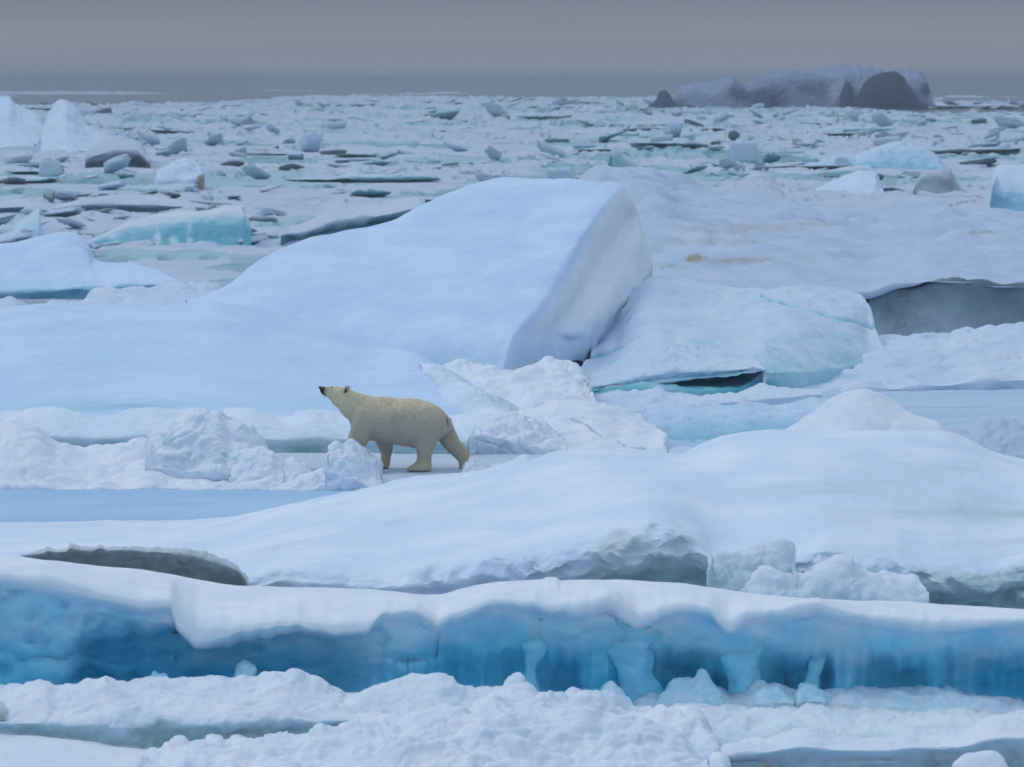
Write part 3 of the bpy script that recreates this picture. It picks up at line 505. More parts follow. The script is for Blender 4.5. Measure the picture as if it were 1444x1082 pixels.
# ------------------------------------------------------------------ the big tilted block
def big_block():
    def bk(px, Y): return [Z(px, -.2, Y + 4), Z(px, 1.6, Y + 2.6)]
    cs = [
        bk(262, 78) + [P(270, 434, 77.5), P(274, 435, 77.2), P(278, 436, 77), P(283, 437, 76.8), P(288, 438, 76.5), P(293, 440, 76.3)],
        bk(310, 78) + [P(316, 409, 78.5), P(325, 418, 77.9), P(334, 426, 77.3), P(342, 433, 76.8), P(348, 439, 76.5), P(354, 446, 76.2)],
        bk(360, 79.5) + [P(365, 367, 80.2), P(377, 390, 78.9), P(388, 412, 77.7), P(398, 432, 76.7), P(404, 447, 76.1), P(410, 458, 75.8)],
        bk(432, 81) + [P(432, 336, 81.8), P(448, 372, 79.6), P(465, 410, 77.6), P(482, 445, 76.0), P(490, 465, 75.3), P(500, 482, 75)],
        bk(547, 83) + [P(547, 310, 83.5), P(550, 355, 80.5), P(555, 400, 77.8), P(560, 450, 75.5), P(563, 484, 74.4), P(566, 500, 74.1)],
        bk(630, 85) + [P(630, 273, 85.4), P(628, 330, 81.8), P(626, 385, 78.5), P(624, 440, 75.7), P(625, 478, 74.2), P(628, 516, 73.8)],
        bk(713, 86) + [P(713, 252, 86.6), P(695, 320, 82.2), P(680, 380, 78.7), P(668, 438, 75.6), P(662, 475, 74.0), P(664, 521, 73.5)],
        bk(800, 86) + [P(800, 255, 86.3), P(768, 318, 82.0), P(738, 380, 78.5), P(712, 438, 75.4), P(692, 477, 73.9), P(688, 522, 73.3)],
        bk(862, 85.8) + [P(862, 261, 85.5), P(826, 312, 82.0), P(792, 372, 78.8), P(758, 430, 75.8), P(722, 472, 73.9), P(708, 523, 73.3)],
        bk(872, 86) + [P(874, 264, 85.3), P(846, 308, 82.6), P(812, 368, 79.6), P(778, 424, 76.6), P(738, 472, 74.3), P(724, 522, 73.6)],
        bk(880, 86.6) + [P(883, 274, 85.6), P(878, 322, 84.2), P(856, 376, 82.0), P(826, 428, 79.3), P(786, 476, 76.8), P(760, 520, 75.2)],
        bk(890, 87) + [P(892, 286, 85.9), P(903, 325, 85.6), P(903, 375, 84.6), P(876, 420, 82.2), P(838, 462, 79.6), P(806, 508, 77.6)],
        bk(897, 87.5) + [P(895, 291, 86.2), P(906, 328, 86.2), P(917, 376, 85.8), P(906, 402, 84.4), P(868, 445, 82.0), P(822, 512, 79)],
        [Z(899, -.2, 89.5), Z(899, 1.0, 89), Z(897, 3.4, 86.8), Z(907, 2.8, 87.2), Z(917, 1.8, 87.0), Z(910, 1.0, 86), Z(880, .3, 84), Z(830, -.2, 80.5)],
    ]
    G = patch(cs, 560, 420)
    for _ in range(1): G[6:-6] = sum(G[6 + k:len(G) - 6 + k] for k in range(-6, 7)) / 13
    px = 722 + F * G[..., 0] / G[..., 1]; py = 112 + F * (H - G[..., 2]) / G[..., 1]
    G[..., 1] -= .55 * np.exp(-((px - 800) / 17)**2 - ((py - 467) / 9)**2)
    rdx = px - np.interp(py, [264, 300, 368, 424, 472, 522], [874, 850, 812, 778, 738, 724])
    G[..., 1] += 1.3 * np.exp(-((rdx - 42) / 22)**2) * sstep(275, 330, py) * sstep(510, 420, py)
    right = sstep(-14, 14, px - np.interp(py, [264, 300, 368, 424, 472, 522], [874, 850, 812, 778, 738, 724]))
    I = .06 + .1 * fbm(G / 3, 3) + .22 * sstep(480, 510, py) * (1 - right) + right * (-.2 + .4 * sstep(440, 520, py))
    finish('ice_block', G, M_slope, 'huge smooth tilted ice block with a sharp right crest behind the bear', 'ice block', ice=I, dirt_shading=right * .75 * sstep(540, 420, py),  # shaded right face painted paler in place of fill light
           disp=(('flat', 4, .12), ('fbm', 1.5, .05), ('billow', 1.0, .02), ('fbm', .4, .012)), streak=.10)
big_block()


# rubble between the bear and the big block
mound('snow_rubble', 'band of tumbled white snow along the foot of the huge tilted block', 'snow rubble', M_snow,
      [(560, 502), (590, 512), (620, 517), (655, 511), (690, 518), (720, 523), (745, 514), (765, 512), (790, 514), (815, 520), (828, 532), (836, 548), (840, 562)], [(560, 508), (600, 535), (640, 565), (690, 594), (840, 596)], [(560, 76), (640, 73), (840, 71.5)], [(560, 74.5), (600, 72.5), (640, 70), (700, 66.5), (840, 65)], prof=.8, nu=380, nv=170, jag=6, ice=(.03, .1, .15),
      disp=(('billow', 1.1, .13), ('billow', .5, .03)), steep=.15, full=60, patches=((740, 535, 20, 8, .3, 0), (660, 545, 24, 8, .25, 0)))
mound('snow_rubble', 'soft snow drift spilling over the right end of the smooth dome', 'snow drift', M_hump,
      [(592, 508), (612, 516), (640, 531), (668, 547), (700, 564), (730, 584), (748, 604)], [(592, 513), (615, 552), (640, 586), (680, 602), (748, 614)], [(592, 71), (650, 67.2), (748, 64)], [(592, 70), (625, 66), (660, 64.2), (700, 63.4), (748, 63)], back=2.5, nu=240, nv=120, jag=3, ice=(.3, .2, .35), disp=(('fbm', 1.2, .10), ('billow', .8, .05)), streak=.3, skirt=.02, full=30)
mound('snow_slab', 'thick broken snow slab with a dark cut right edge, right of the bear', 'snow slab', M_snow,
      [(655, 618), (668, 598), (690, 586), (720, 580), (750, 574), (790, 562), (820, 562), (850, 567), (880, 577), (905, 584), (915, 592), (925, 600), (942, 608), (944, 618), (942, 636)],
      [(655, 655), (730, 657), (780, 650), (850, 645), (942, 641)], 63.2, 58.9, prof=.85, nu=420, nv=190, jag=4, ice=(.0, .06, .25), disp=(('fbm', 1.5, .08), ('billow', .6, .035)), steep=.2, full=70,
      cracks=(([(800, 592), (820, 597), (838, 610), (848, 616)], 1.3), ([(873, 622), (890, 632), (910, 634)], 1.5)), patches=((790, 625, 26, 14, .15, .3), (690, 646, 40, 14, .9, 0), (940, 625, 5, 14, .3, .45)))
mound('snow_overhang', 'crumbly overhanging snow cornice above the teal hollow right of the bear', 'snow cornice', M_snow,
      [(662, 612), (672, 597), (690, 592), (712, 590), (730, 586), (750, 588), (770, 600), (790, 615), (800, 628)], [(662, 622), (690, 628), (720, 640), (745, 652), (800, 648)], 60.5, 59.0, back=.8, prof=.7, under=(.7, .4), nu=260, nv=130, jag=7, ice=(0, .08, .3), dirt_shading=(0, 0, .1),
      disp=(('billow', .4, .07), ('billow', .2, .02)), full=45, patches=((728, 595, 5, 10, .1, .2), (770, 618, 22, 10, .1, .15)))

# slab with the crack, cave floe and the stained plain on the right
mound('ice_slab', 'broad pale cracked ice slab with a teal undercut edge, right of the huge block', 'ice slab', M_mid,
      [(812, 520), (832, 492), (860, 452), (880, 428), (892, 410), (905, 398), (930, 391), (960, 397), (1000, 402), (1040, 404), (1080, 405), (1110, 399), (1150, 398), (1190, 404), (1215, 411), (1224, 425), (1232, 450), (1244, 480), (1250, 500)],
      [(812, 557), (850, 553), (900, 551), (950, 553), (1000, 554), (1045, 548), (1060, 540), (1080, 525), (1140, 525), (1190, 520), (1250, 512)], 83.5, [(812, 72.5), (1060, 73), (1250, 79)], back=1.5, prof=.9, under=(.84, .15), nu=480, nv=240, ice=(.08, .12, .6),
      disp=(('fbm', 3, .12), ('billow', 1.2, .06), ('fbm', .5, .02)), streak=.12, cracks=(([(1075, 413), (1090, 420), (1120, 430), (1150, 440), (1190, 455), (1230, 462)], 2.2), ([(815, 505), (850, 500), (880, 490), (900, 478)], 3)), crack_depth=.08, full=110,
      patches=((870, 510, 40, 8, .4, 0), (950, 420, 110, 18, .14, 0), (1080, 470, 120, 14, .12, 0), (985, 483, 22, 6, .4, 0), (1000, 542, 90, 16, 1.0, .0), (880, 546, 110, 10, .9, 0)))
mound('snow_shelf', 'overhanging snow shelf along the front of the cracked slab above the teal gap', 'snow shelf', M_mid,
      [(816, 540), (850, 520), (880, 505), (905, 492), (930, 484), (960, 486), (1000, 492), (1040, 500), (1070, 508), (1080, 520)], [(816, 552), (860, 549), (900, 545), (940, 538), (980, 534), (1030, 529), (1060, 524), (1080, 522)], 76, 72.4, back=.8, prof=.8, under=(.75, .8), nu=300, nv=120, jag=4, ice=(.0, .08, .5),
      disp=(('fbm', 1.2, .06), ('billow', .6, .06)), full=40, skirt=.03)
mound('stained_floe', 'wide rumpled snow floe with faint yellow brown stains on the right', 'ice floe', M_dirty,
      [(822, 262), (832, 246), (845, 236), (870, 242), (920, 247), (960, 262), (1000, 272), (1090, 280), (1200, 294), (1290, 300), (1360, 300), (1444, 305), (1640, 315)],
      [(822, 412), (918, 412), (1000, 410), (1100, 412), (1222, 417), (1238, 413), (1262, 404), (1290, 401), (1310, 397), (1340, 398), (1380, 400), (1402, 405), (1444, 405), (1640, 407)], 128, [(822, 88), (1640, 88)], back=8, prof=.75, nu=620, nv=260, ice=(.08, .06, .06), taper=False, skirt=.02, dmask=np.interp(np.linspace(0, 1, 260), [0, .72, .9, 1], [1, 1, .35, .3])[None],
      disp=(('flat', 6, .42), ('billow', 3, .26), ('fbm', 1.2, .05)), patches=((1060, 322, 120, 9, 0, .38), (1000, 340, 90, 9, 0, .34), (1160, 316, 70, 7, 0, .32), (980, 362, 16, 6, 0, .7), (1020, 368, 80, 8, 0, .34), (1390, 328, 34, 4, 0, .5), (1130, 360, 36, 8, .4, 0), (940, 375, 22, 8, .8, .2), (1060, 368, 60, 6, 0, .3)))
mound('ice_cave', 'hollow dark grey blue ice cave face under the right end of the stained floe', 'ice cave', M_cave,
      [(1216, 432), (1224, 420), (1245, 411), (1290, 402), (1330, 396), (1444, 403), (1640, 405)], [(1216, 482), (1260, 486), (1444, 486), (1640, 486)], 88.15, 86.6, back=2, prof=1, under=(.05, .8), nu=300, nv=140, ice=(.9, .6, .4), dirt_shading=(.35, .1, .0), disp=(('fbm', 1.8, .22), ('billow', 1.2, .08)), taper=False,
      patches=((1262, 440, 26, 34, .15, .2),))  # shade of the hollow put into dark ice tones, deepest at the rim
mound('snow_bank', 'long uneven snow bank in front of the grey cave on the right', 'snow bank', M_mid,
      [(1035, 553), (1050, 545), (1075, 520), (1090, 514), (1140, 517), (1180, 512), (1215, 496), (1245, 481), (1270, 478), (1300, 472), (1340, 473), (1350, 466), (1400, 462), (1444, 455), (1640, 446)],
      [(1035, 560), (1150, 556), (1300, 546), (1444, 536), (1640, 530)], 81, [(1035, 73), (1640, 75)], back=1.5, prof=.85, nu=420, nv=150, jag=5, ice=(0, .05, .1), disp=(('billow', 1.3, .11), ('fbm', .5, .03)), full=60,
      patches=((1190, 530, 18, 5, .6, .1), (1370, 495, 26, 6, .35, .1), (1260, 515, 22, 5, .4, 0), (1290, 530, 16, 4, .5, 0), (1230, 505, 14, 3, .4, 0)))
plate('frozen_lead', 'flat streaky grey blue ice between the snow bank and the cone on the right', 'frozen lead', M_lead, 760, 1640, 60, 77, .12, nu=420, nv=220, amp=.07, ice=.2, streak=.6)
mound('snow_ridge', 'thin crumbly white ridge below the teal gap of the cracked slab', 'snow ridge', M_mid,
      [(748, 586), (775, 570), (805, 562), (840, 559), (870, 553), (900, 554), (922, 549), (930, 547), (938, 553), (980, 558), (1020, 556), (1050, 553), (1065, 545), (1075, 540), (1090, 545), (1130, 549), (1160, 552)], [(748, 592), (900, 580), (1160, 556)], 71.5, 69, nu=320, nv=80, jag=4, disp=(('billow', .6, .05),), back=1, ice=(0, .1, .2))
mound('ice_slab', 'pale cyan ice slab lying between the snow slab and the cone', 'ice slab', M_paleblue,
      [(895, 590), (920, 576), (960, 571), (1000, 574), (1050, 571), (1100, 573), (1150, 566), (1200, 570)], [(895, 640), (1200, 640)], 66.5, 62.5, nu=260, nv=110, prof=.7, ice=(.3, .6, 1.2), disp=(('fbm', 1.2, .07), ('billow', .6, .05)), full=60)
mound('snow_chunk', 'tiny white snow chunk on the pale cyan ice slab', 'snow chunk', M_mid,
      [(1040, 568), (1045, 561), (1052, 560), (1057, 568)], [(1040, 571), (1057, 571)], 66.4, 66.1, back=.2, nu=50, nv=40, disp=(('fbm', .1, .01),), zlow=.3)
mound('snow_strip', 'small strip of snow in the gap beside the dark cut end of the snow slab', 'snow strip', M_mid,
      [(940, 640), (950, 631), (975, 630), (990, 632), (1002, 640)], [(940, 648), (1002, 648)], 57.5, 57, back=.5, nu=100, nv=50, disp=(('fbm', .2, .02),))

# ------------------------------------------------------------------ the nearer ice field at the left
mound('ice_floe', 'pale blue hummocked floe with a teal waterline at the left edge above the dome', 'ice floe', M_slope,
      [(-120, 360), (-60, 352), (0, 346), (40, 338), (70, 332), (88, 330), (108, 335), (122, 348), (132, 366), (150, 371), (180, 372), (215, 379), (240, 388), (256, 398)],
      [(-120, 434), (0, 431), (60, 432), (120, 424), (190, 412), (256, 404)], 109, 103, back=2, prof=.8, under=(.84, 1.0), nu=420, nv=170, ice=(.05, .12, 1.0), disp=(('fbm', 2, .12), ('flat', 3, .08), ('billow', .8, .03)), steep=.2, full=90, patches=((60, 422, 220, 12, 1.2, 0), (190, 408, 90, 7, 1.2, 0)))
mound('snow_rubble', 'low white snow rubble between the left floe and the dome', 'snow rubble', M_mid,
      [(-60, 436), (0, 428), (12, 424), (40, 432), (100, 427), (125, 420), (135, 412), (180, 406), (215, 405), (250, 400), (280, 402), (305, 404), (320, 415)], [(-60, 450), (320, 450)], 94, 89, nu=340, nv=110, jag=6, prof=.8, disp=(('billow', 1.2, .12), ('fbm', .5, .03)), taper=False, ice=(0, .05, .1))
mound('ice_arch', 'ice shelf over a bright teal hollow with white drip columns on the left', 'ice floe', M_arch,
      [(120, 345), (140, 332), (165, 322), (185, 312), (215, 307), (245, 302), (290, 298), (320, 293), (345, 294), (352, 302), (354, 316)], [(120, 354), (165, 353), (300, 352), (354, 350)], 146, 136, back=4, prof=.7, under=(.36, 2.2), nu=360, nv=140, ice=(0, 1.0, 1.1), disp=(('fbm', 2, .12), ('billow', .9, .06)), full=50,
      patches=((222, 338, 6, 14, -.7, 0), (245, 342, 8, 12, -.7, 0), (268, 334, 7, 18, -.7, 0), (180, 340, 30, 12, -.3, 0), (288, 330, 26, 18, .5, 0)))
mound('ice_floe', 'flat grey ice floe with a dark rim under the teal hollow on the left', 'ice floe', M_grey,
      [(130, 352), (150, 347), (200, 346), (260, 348), (300, 352), (320, 358)], [(130, 364), (320, 366)], 134, 131, back=2, nu=160, nv=60, ice=(0, .2, .7), dirt_shading=(0, .1, .3), disp=(('fbm', 1.5, .06),))
mound('ice_floe', 'white floe with a dark teal notch left of the huge block', 'ice floe', M_teal,
      [(396, 331), (405, 322), (430, 316), (450, 306), (470, 290), (500, 288), (540, 286), (600, 276)], [(396, 333), (420, 336), (440, 332), (500, 322), (600, 300)], 142, 138, back=5, nu=200, nv=90, under=(.7, 1.2), ice=(0, .05, 1), disp=(('fbm', 1.6, .12), ('billow', .8, .05)), full=30)
mound('ice_hill', 'tallest of the pale blue ice hummocks on the left below the horizon', 'ice hummock', M_paleblue,
      [(48, 210), (62, 180), (72, 158), (82, 144), (92, 142), (102, 150), (112, 166), (125, 178), (150, 192), (185, 206), (215, 222)], [(48, 222), (215, 236)], 345, 300, back=18, prof=.8, nu=200, nv=110, ice=(.0, .12, .05), disp=(('fbm', 5, .5), ('billow', 2.5, .2)), full=80)
mound('ice_hill', 'pale blue ice hummock cut off by the left edge below the horizon', 'ice hummock', M_paleblue,
      [(-60, 150), (-20, 142), (0, 140), (12, 138), (22, 145), (40, 155), (55, 163), (66, 182), (80, 200)], [(-60, 214), (80, 214)], 380, 325, back=15, prof=.8, nu=160, nv=100, ice=(.2, .3, .1), disp=(('fbm', 5, .5), ('billow', 2.5, .2)), full=70)
mound('snow_mound', 'white snow mound over a dark hollow in the left ice field', 'snow mound', M_grey,
      [(120, 222), (132, 206), (150, 196), (175, 192), (198, 198), (206, 212), (212, 222)], [(120, 232), (140, 236), (170, 234), (212, 234)], 268, 258, back=6, prof=.6, under=(.5, 3.5), nu=180, nv=90, ice=(0, .0, 1), dirt_shading=(0, 0, .8), disp=(('fbm', 3, .25), ('billow', 1.5, .1)), full=36)  # dark of the hollow put into the colour of the foot
mound('ice_boulder', 'rounded upright ice boulder with a dark right corner in the left ice field', 'ice boulder', M_paleblue,
      [(218, 262), (222, 246), (232, 236), (248, 226), (262, 224), (276, 230), (286, 240), (290, 256), (289, 268)], [(218, 266), (250, 271), (289, 272)], 209, 205, back=4, prof=.5, under=(.6, .6), nu=160, nv=100, ice=(0, .1, .35), dirt_shading=(0, 0, .1), disp=(('fbm', 2, .2), ('billow', 1, .08)), full=40, patches=((285, 258, 10, 14, .3, 1.2),))
mound('ice_floe', 'long low floe with a dark teal undercut in the left ice field', 'ice floe', M_teal,
      [(60, 298), (90, 286), (130, 278), (170, 276), (220, 278), (260, 284), (290, 292)], [(60, 300), (130, 299), (180, 302), (230, 302), (290, 294)], 178, 172, back=6, prof=.5, under=(.5, 2), nu=260, nv=90, ice=(0, .1, 1), disp=(('fbm', 2.5, .15), ('billow', 1, .05)), full=22)
mound('ice_floe', 'small floe with two teal hollows at the left edge of the ice field', 'ice floe', M_teal,
      [(-60, 290), (0, 284), (30, 282), (60, 290), (80, 298)], [(-60, 304), (0, 303), (80, 302)], 174, 170, back=5, prof=.5, under=(.5, 1.5), nu=140, nv=70, ice=(0, .2, 1), disp=(('fbm', 2, .12),), full=18)
mound('ice_shard', 'blue grey triangular ice shard at the left edge', 'ice shard', M_paleblue,
      [(-10, 340), (10, 326), (30, 310), (48, 297), (56, 294), (58, 310), (66, 330), (72, 342)], [(-10, 346), (72, 346)], 142, 140, back=2, prof=.8, nu=120, nv=80, ice=(.3, .4, .55), disp=(('fbm', 1.6, .1),), full=40)
# nearer ice field at the right
mound('ice_boulder', 'tall smooth pale blue ice boulder at the right edge', 'ice boulder', M_paleblue,
      [(1396, 298), (1398, 262), (1402, 244), (1412, 234), (1444, 232), (1490, 228), (1540, 240), (1550, 290)], [(1396, 300), (1550, 308)], 172, 168, back=5, prof=.7, nu=180, nv=110, ice=(.05, .3, .75), disp=(('fbm', 3, .25), ('flat', 3, .1)), full=70, patches=((1425, 290, 60, 18, .5, 0), (1402, 285, 12, 30, .4, 0)))
mound('ice_block', 'flat faced grey teal ice block between white snow on the right', 'ice block', M_grey,
      [(1288, 268), (1294, 252), (1304, 242), (1320, 239), (1338, 238), (1346, 250), (1356, 264), (1364, 270)], [(1288, 272), (1364, 275)], 206, 202, back=3, prof=.9, nu=140, nv=80, ice=(.2, .75, .7), disp=(('fbm', 2, .12),), full=30)
mound('snow_mound', 'rounded snow hump with a grey shaded foot behind the stained floe', 'snow mound', M_grey,
      [(1028, 278), (1040, 262), (1056, 248), (1068, 245), (1084, 250), (1098, 264), (1110, 280), (1130, 286)], [(1028, 282), (1060, 286), (1130, 292)], 196, 188, back=5, prof=.6, nu=160, nv=90, ice=(0, .05, .55), disp=(('fbm', 2.5, .2), ('billow', 1, .06)), full=34)  # grey shade of the foot put into the ice colour
mound('ice_rubble', 'heap of bright blue ice rubble in the right ice field', 'ice rubble', M_paleblue,
      [(1128, 240), (1140, 232), (1165, 228), (1190, 222), (1205, 224), (1230, 216), (1256, 205), (1280, 208), (1300, 214), (1322, 226), (1330, 238)], [(1128, 240), (1200, 242), (1330, 240)], 262, 254, back=6, nu=240, nv=80, jag=4, ice=(.3, .55, .8), disp=(('billow', 3, .4), ('billow', 1.2, .12)), full=24)
mound('ice_floe', 'snow floe with a dark teal pocket at its left end in the right ice field', 'ice floe', M_teal,
      [(1068, 246), (1080, 243), (1120, 242), (1170, 240), (1200, 236), (1225, 234), (1236, 242)], [(1068, 250), (1090, 257), (1120, 252), (1236, 247)], 240, 232, back=6, prof=.5, under=(.4, 2), nu=200, nv=70, ice=(0, .5, 1), disp=(('fbm', 2, .12),), full=12)
mound('snow_mound', 'low white hummock with a pale grey face in front of the blue rubble', 'snow mound', M_paleblue,
      [(1130, 280), (1160, 264), (1190, 250), (1215, 243), (1235, 244), (1240, 258), (1250, 270)], [(1130, 290), (1250, 286)], 205, 196, back=6, prof=.75, nu=160, nv=80, ice=(.0, .22, .25), disp=(('fbm', 2, .15), ('billow', 1, .06)), full=34)
mound('ice_shard', 'leaning teal ice fin behind the crest of the huge block', 'ice shard', M_teal,
      [(857, 232), (860, 214), (864, 206), (870, 208), (880, 218), (895, 229), (910, 238), (924, 246)], [(857, 243), (880, 246), (924, 250)], 236, 232, back=1.5, prof=1, nu=120, nv=80, ice=(.25, .9, .8), disp=(('fbm', 1.5, .12),), full=30)
mound('ice_shard', 'long slanting teal wedge of ice in the centre of the ice field', 'ice shard', M_teal,
      [(560, 211), (570, 213), (590, 217), (612, 222), (635, 224), (655, 229), (668, 232)], [(560, 213), (590, 232), (635, 236), (668, 236)], 300, 292, back=3, prof=1, nu=120, nv=70, ice=(.2, .9, 1), disp=(('fbm', 2, .2),), full=12)
mound('snow_ridge', 'white snow crest showing just over the top of the huge block', 'snow ridge', M_mid,
      [(816, 268), (828, 250), (834, 238), (850, 236), (875, 246), (910, 250), (940, 262)], [(816, 290), (940, 290)], 150, 142, back=4, nu=160, nv=80, jag=3, disp=(('fbm', 2, .15), ('billow', .8, .06)), full=35)

# ------------------------------------------------------------------ loose blocks of the far ice field
def proto(seed, kind):
    flat_ = kind == 'floe'
    rr = np.random.RandomState(seed); nt_, npn = 26, 44
    th = np.linspace(0, math.pi, nt_)[:, None]; ph = np.linspace(0, 2 * math.pi, npn, endpoint=False)[None]
    Dr = np.stack([np.sin(th) * np.cos(ph), np.sin(th) * np.sin(ph), np.cos(th) + 0 * ph], -1)
    k = 7; nn = rr.normal(size=(k, 3)); nn /= np.linalg.norm(nn, axis=1)[:, None]; dd = rr.uniform(.55, .95, k)
    tl = rr.uniform(.05, .5); az = rr.uniform(-1.2, 1.2); up = np.array([math.sin(tl) * math.sin(az), math.sin(tl) * math.cos(az), math.cos(tl)])
    if flat_: up = np.array([rr.uniform(-.03, .03), rr.uniform(-.05, .12), 1.])
    nn = np.vstack([nn, up, -up]); dd = np.concatenate([dd, [.10 if flat_ else rr.uniform(.16, .36)] * 2])
    q = np.maximum(Dr @ nn.T, 1e-3) / dd; r = 1 / (q**18).sum(-1)**(1 / 18.)
    V = Dr * r[..., None]; V = V * (1 + .10 * fbm(V * 2 + seed, 3))[..., None]
    V[..., 2] += .05 * billow(V * 3 + seed, 2)
    lo, hi = V.reshape(-1, 3).min(0), V.reshape(-1, 3).max(0); V = (V - (lo + hi) / 2) / (hi - lo); V[..., 2] += .5
    N_ = Dr * 0; a = np.roll(V, -1, 1) - np.roll(V, 1, 1); b_ = np.gradient(V, axis=0); N_ = np.cross(b_, a); N_ /= np.maximum(np.linalg.norm(N_, axis=2, keepdims=True), 1e-9)
    if (N_ * Dr).sum(-1).mean() < 0: N_ = -N_
    side = 1 - sstep(.15, .6, N_[..., 2]); ice = {'white': .35 * side, 'pale': .15 + .5 * side, 'teal': .25 + .75 * side, 'dark': .3 + .7 * side, 'floe': .9 * side}[kind]
    dirt_shading = (.3 * side if kind == 'dark' else 0 * side)
    i = np.arange(nt_ - 1)[:, None] * npn + np.arange(npn)[None]; j = np.arange(nt_ - 1)[:, None] * npn + (np.arange(npn)[None] + 1) % npn
    Q = np.stack([i, i + npn, j + npn, j], -1).reshape(-1, 4)
    return V, Q, ice, dirt_shading
M_floe = mat_ice('flat_floe', snow=(.62, .71, .82), ice_a=(.32, .56, .64), ice_b=(.20, .48, .54), tex=.35)
M_chunk = mat_ice('pack_block_ice', snow=(.62, .70, .82), ice_a=(.42, .56, .66), ice_b=(.26, .42, .52), tex=.35)
KM = {'white': M_mid, 'pale': M_chunk, 'teal': M_teal, 'dark': M_grey, 'floe': M_floe}
PROTO = {}
def chunk(cx, yb, wpx, hpx, kind, seed, label, group=None, z=None):
    key = (kind, seed % 9); Yp = F * (H - .3) / (yb - 112)
    if z is None:
        hh, _ = far_height(np.array([(cx - 722) * Yp / F]), np.array([Yp])); z = min(max(float(hh[0]) - .12, -.05), .6)
    if key not in PROTO:
        V, Q, ic, dt = proto({'white': 10, 'pale': 70, 'teal': 30, 'dark': 40, 'floe': 50}[kind] + key[1], kind)
        o = mesh_from('ice_chunk', V, Q, KM[kind], loc=(0, 0, 0), attrs={'ice': ic, 'dirt_shading': dt}); PROTO[key] = o
    else:
        o = PROTO[key].copy(); C.objects.link(o)
        for k_ in list(o.keys()):
            if k_ in ('label', 'category', 'group'): del o[k_]
    s = Yp / F; o.location = ((cx - 722) * s, Yp, z - .1); o.scale = (wpx * s, wpx * s * (1.3 if kind == 'floe' else .8), hpx * s * 1.15 + .1)
    return tag(o, label, 'ice chunk', group)
named = [
 (143, 163, 32, 12, 'dark', 'dark grey lump on the skyline of the left ice field'),
 (90, 300, 58, 17, 'white', 'rounded white snow block left of the dark teal undercut'),
 (627, 172, 42, 14, 'teal', 'flat topped teal block high up in the centre of the ice field'),
 (530, 235, 45, 9, 'teal', 'flat dark teal bar of ice left of the slanting wedge'),
 (520, 277, 64, 14, 'teal', 'dark teal wedge above the left shoulder of the huge block'),
 (470, 272, 36, 8, 'teal', 'thin teal sliver left of the dark teal wedge'),
 (470, 215, 38, 8, 'dark', 'thin brown grey slab in the centre of the ice field'),
 (417, 224, 22, 10, 'teal', 'small teal lump left of the thin brown grey slab'),
 (410, 242, 40, 9, 'dark', 'long dark low slab below the small teal lump'),
 (810, 221, 42, 11, 'teal', 'slanting dark teal slab left of the teal fin'),
 (868, 200, 48, 16, 'teal', 'sharp cornered teal wedge above the teal fin'),
 (842, 213, 14, 6, 'dark', 'tiny dark block between the slanting slab and the fin'),
 (980, 182, 30, 12, 'dark', 'dark hump with a thin tail below the iceberg'),
 (1088, 231, 28, 17, 'teal', 'bright teal lump left of the blue rubble heap'),
 (983, 244, 30, 9, 'teal', 'small oval teal block right of the fin'),
 (950, 262, 52, 8, 'dark', 'thin dark brown slab on the far edge of the stained floe'),
 (1264, 293, 20, 10, 'dark', 'small black wedge in front of the brown slab on the right'),
 (1250, 266, 52, 9, 'dark', 'brown grey slab under white snow on the right'),
 (1378, 232, 52, 11, 'dark', 'dark jagged slab above the tall blue boulder'),
 (1398, 196, 24, 14, 'pale', 'rounded mauve grey lump near the right edge'),
 (1385, 213, 44, 10, 'teal', 'dark blue wedge under the mauve lump near the right edge'),
 (1425, 182, 54, 20, 'pale', 'bright blue heap at the right edge below the horizon'),
 (1252, 207, 42, 20, 'pale', 'upright grey blue block behind the blue rubble heap'),
 (1232, 250, 30, 14, 'dark', 'dark grey block between two white hummocks on the right'),
 (1380, 178, 24, 7, 'dark', 'thin dark slab near the right edge below the horizon'),
 (1035, 200, 16, 16, 'dark', 'narrow upright grey block right of centre in the ice field'),
 (520, 190, 22, 6, 'teal', 'thin teal slab high in the centre left of the ice field'),
 (470, 182, 40, 14, 'pale', 'blue grey block high in the centre left of the ice field'),
 (540, 188, 26, 7, 'teal', 'teal sliver just right of the thin teal slab'),
 (660, 180, 10, 8, 'dark', 'tiny dark knob below the flat topped teal block'),
 (700, 168, 34, 22, 'pale', 'grey blue peak on the far edge of the ice field in the centre'),
 (20, 255, 34, 12, 'dark', 'brown edged slab at the left edge of the ice field'),
 (75, 240, 36, 8, 'dark', 'thin brown slab left of the dark hollow'),
 (128, 274, 52, 8, 'dark', 'long thin brown sliver above the long low floe'),
 (238, 275, 36, 12, 'dark', 'small overhanging slab below the rounded boulder'),
 (330, 232, 46, 9, 'dark', 'thin dark slab right of the rounded boulder'),
 (388, 210, 12, 8, 'dark', 'tiny black knob left of centre in the ice field'),
 (300, 208, 30, 18, 'pale', 'pale upright block above the rounded boulder'),
 (350, 178, 28, 20, 'pale', 'blue block high up on the left of centre'),
 (700, 262, 60, 20, 'pale', 'slanting pale slab right above the crest of the huge block'),
 (790, 250, 40, 18, 'white', 'white slab behind the crest of the huge block'),
]
for k, (cx, yb, ww, hh, kd, lab) in enumerate(named): chunk(cx, yb, ww, hh, kd, k, lab)
random.seed(11)
groups = {'white': 'white snow chunks scattered over the far ice field', 'pale': 'pale blue blocks scattered over the far ice field', 'teal': 'teal blocks scattered over the far ice field', 'dark': 'dark grey slabs scattered over the far ice field'}
adj = {'white': 'small white snowy chunk', 'pale': 'small pale blue ice block', 'teal': 'small teal ice block', 'dark': 'small dark grey ice slab'}
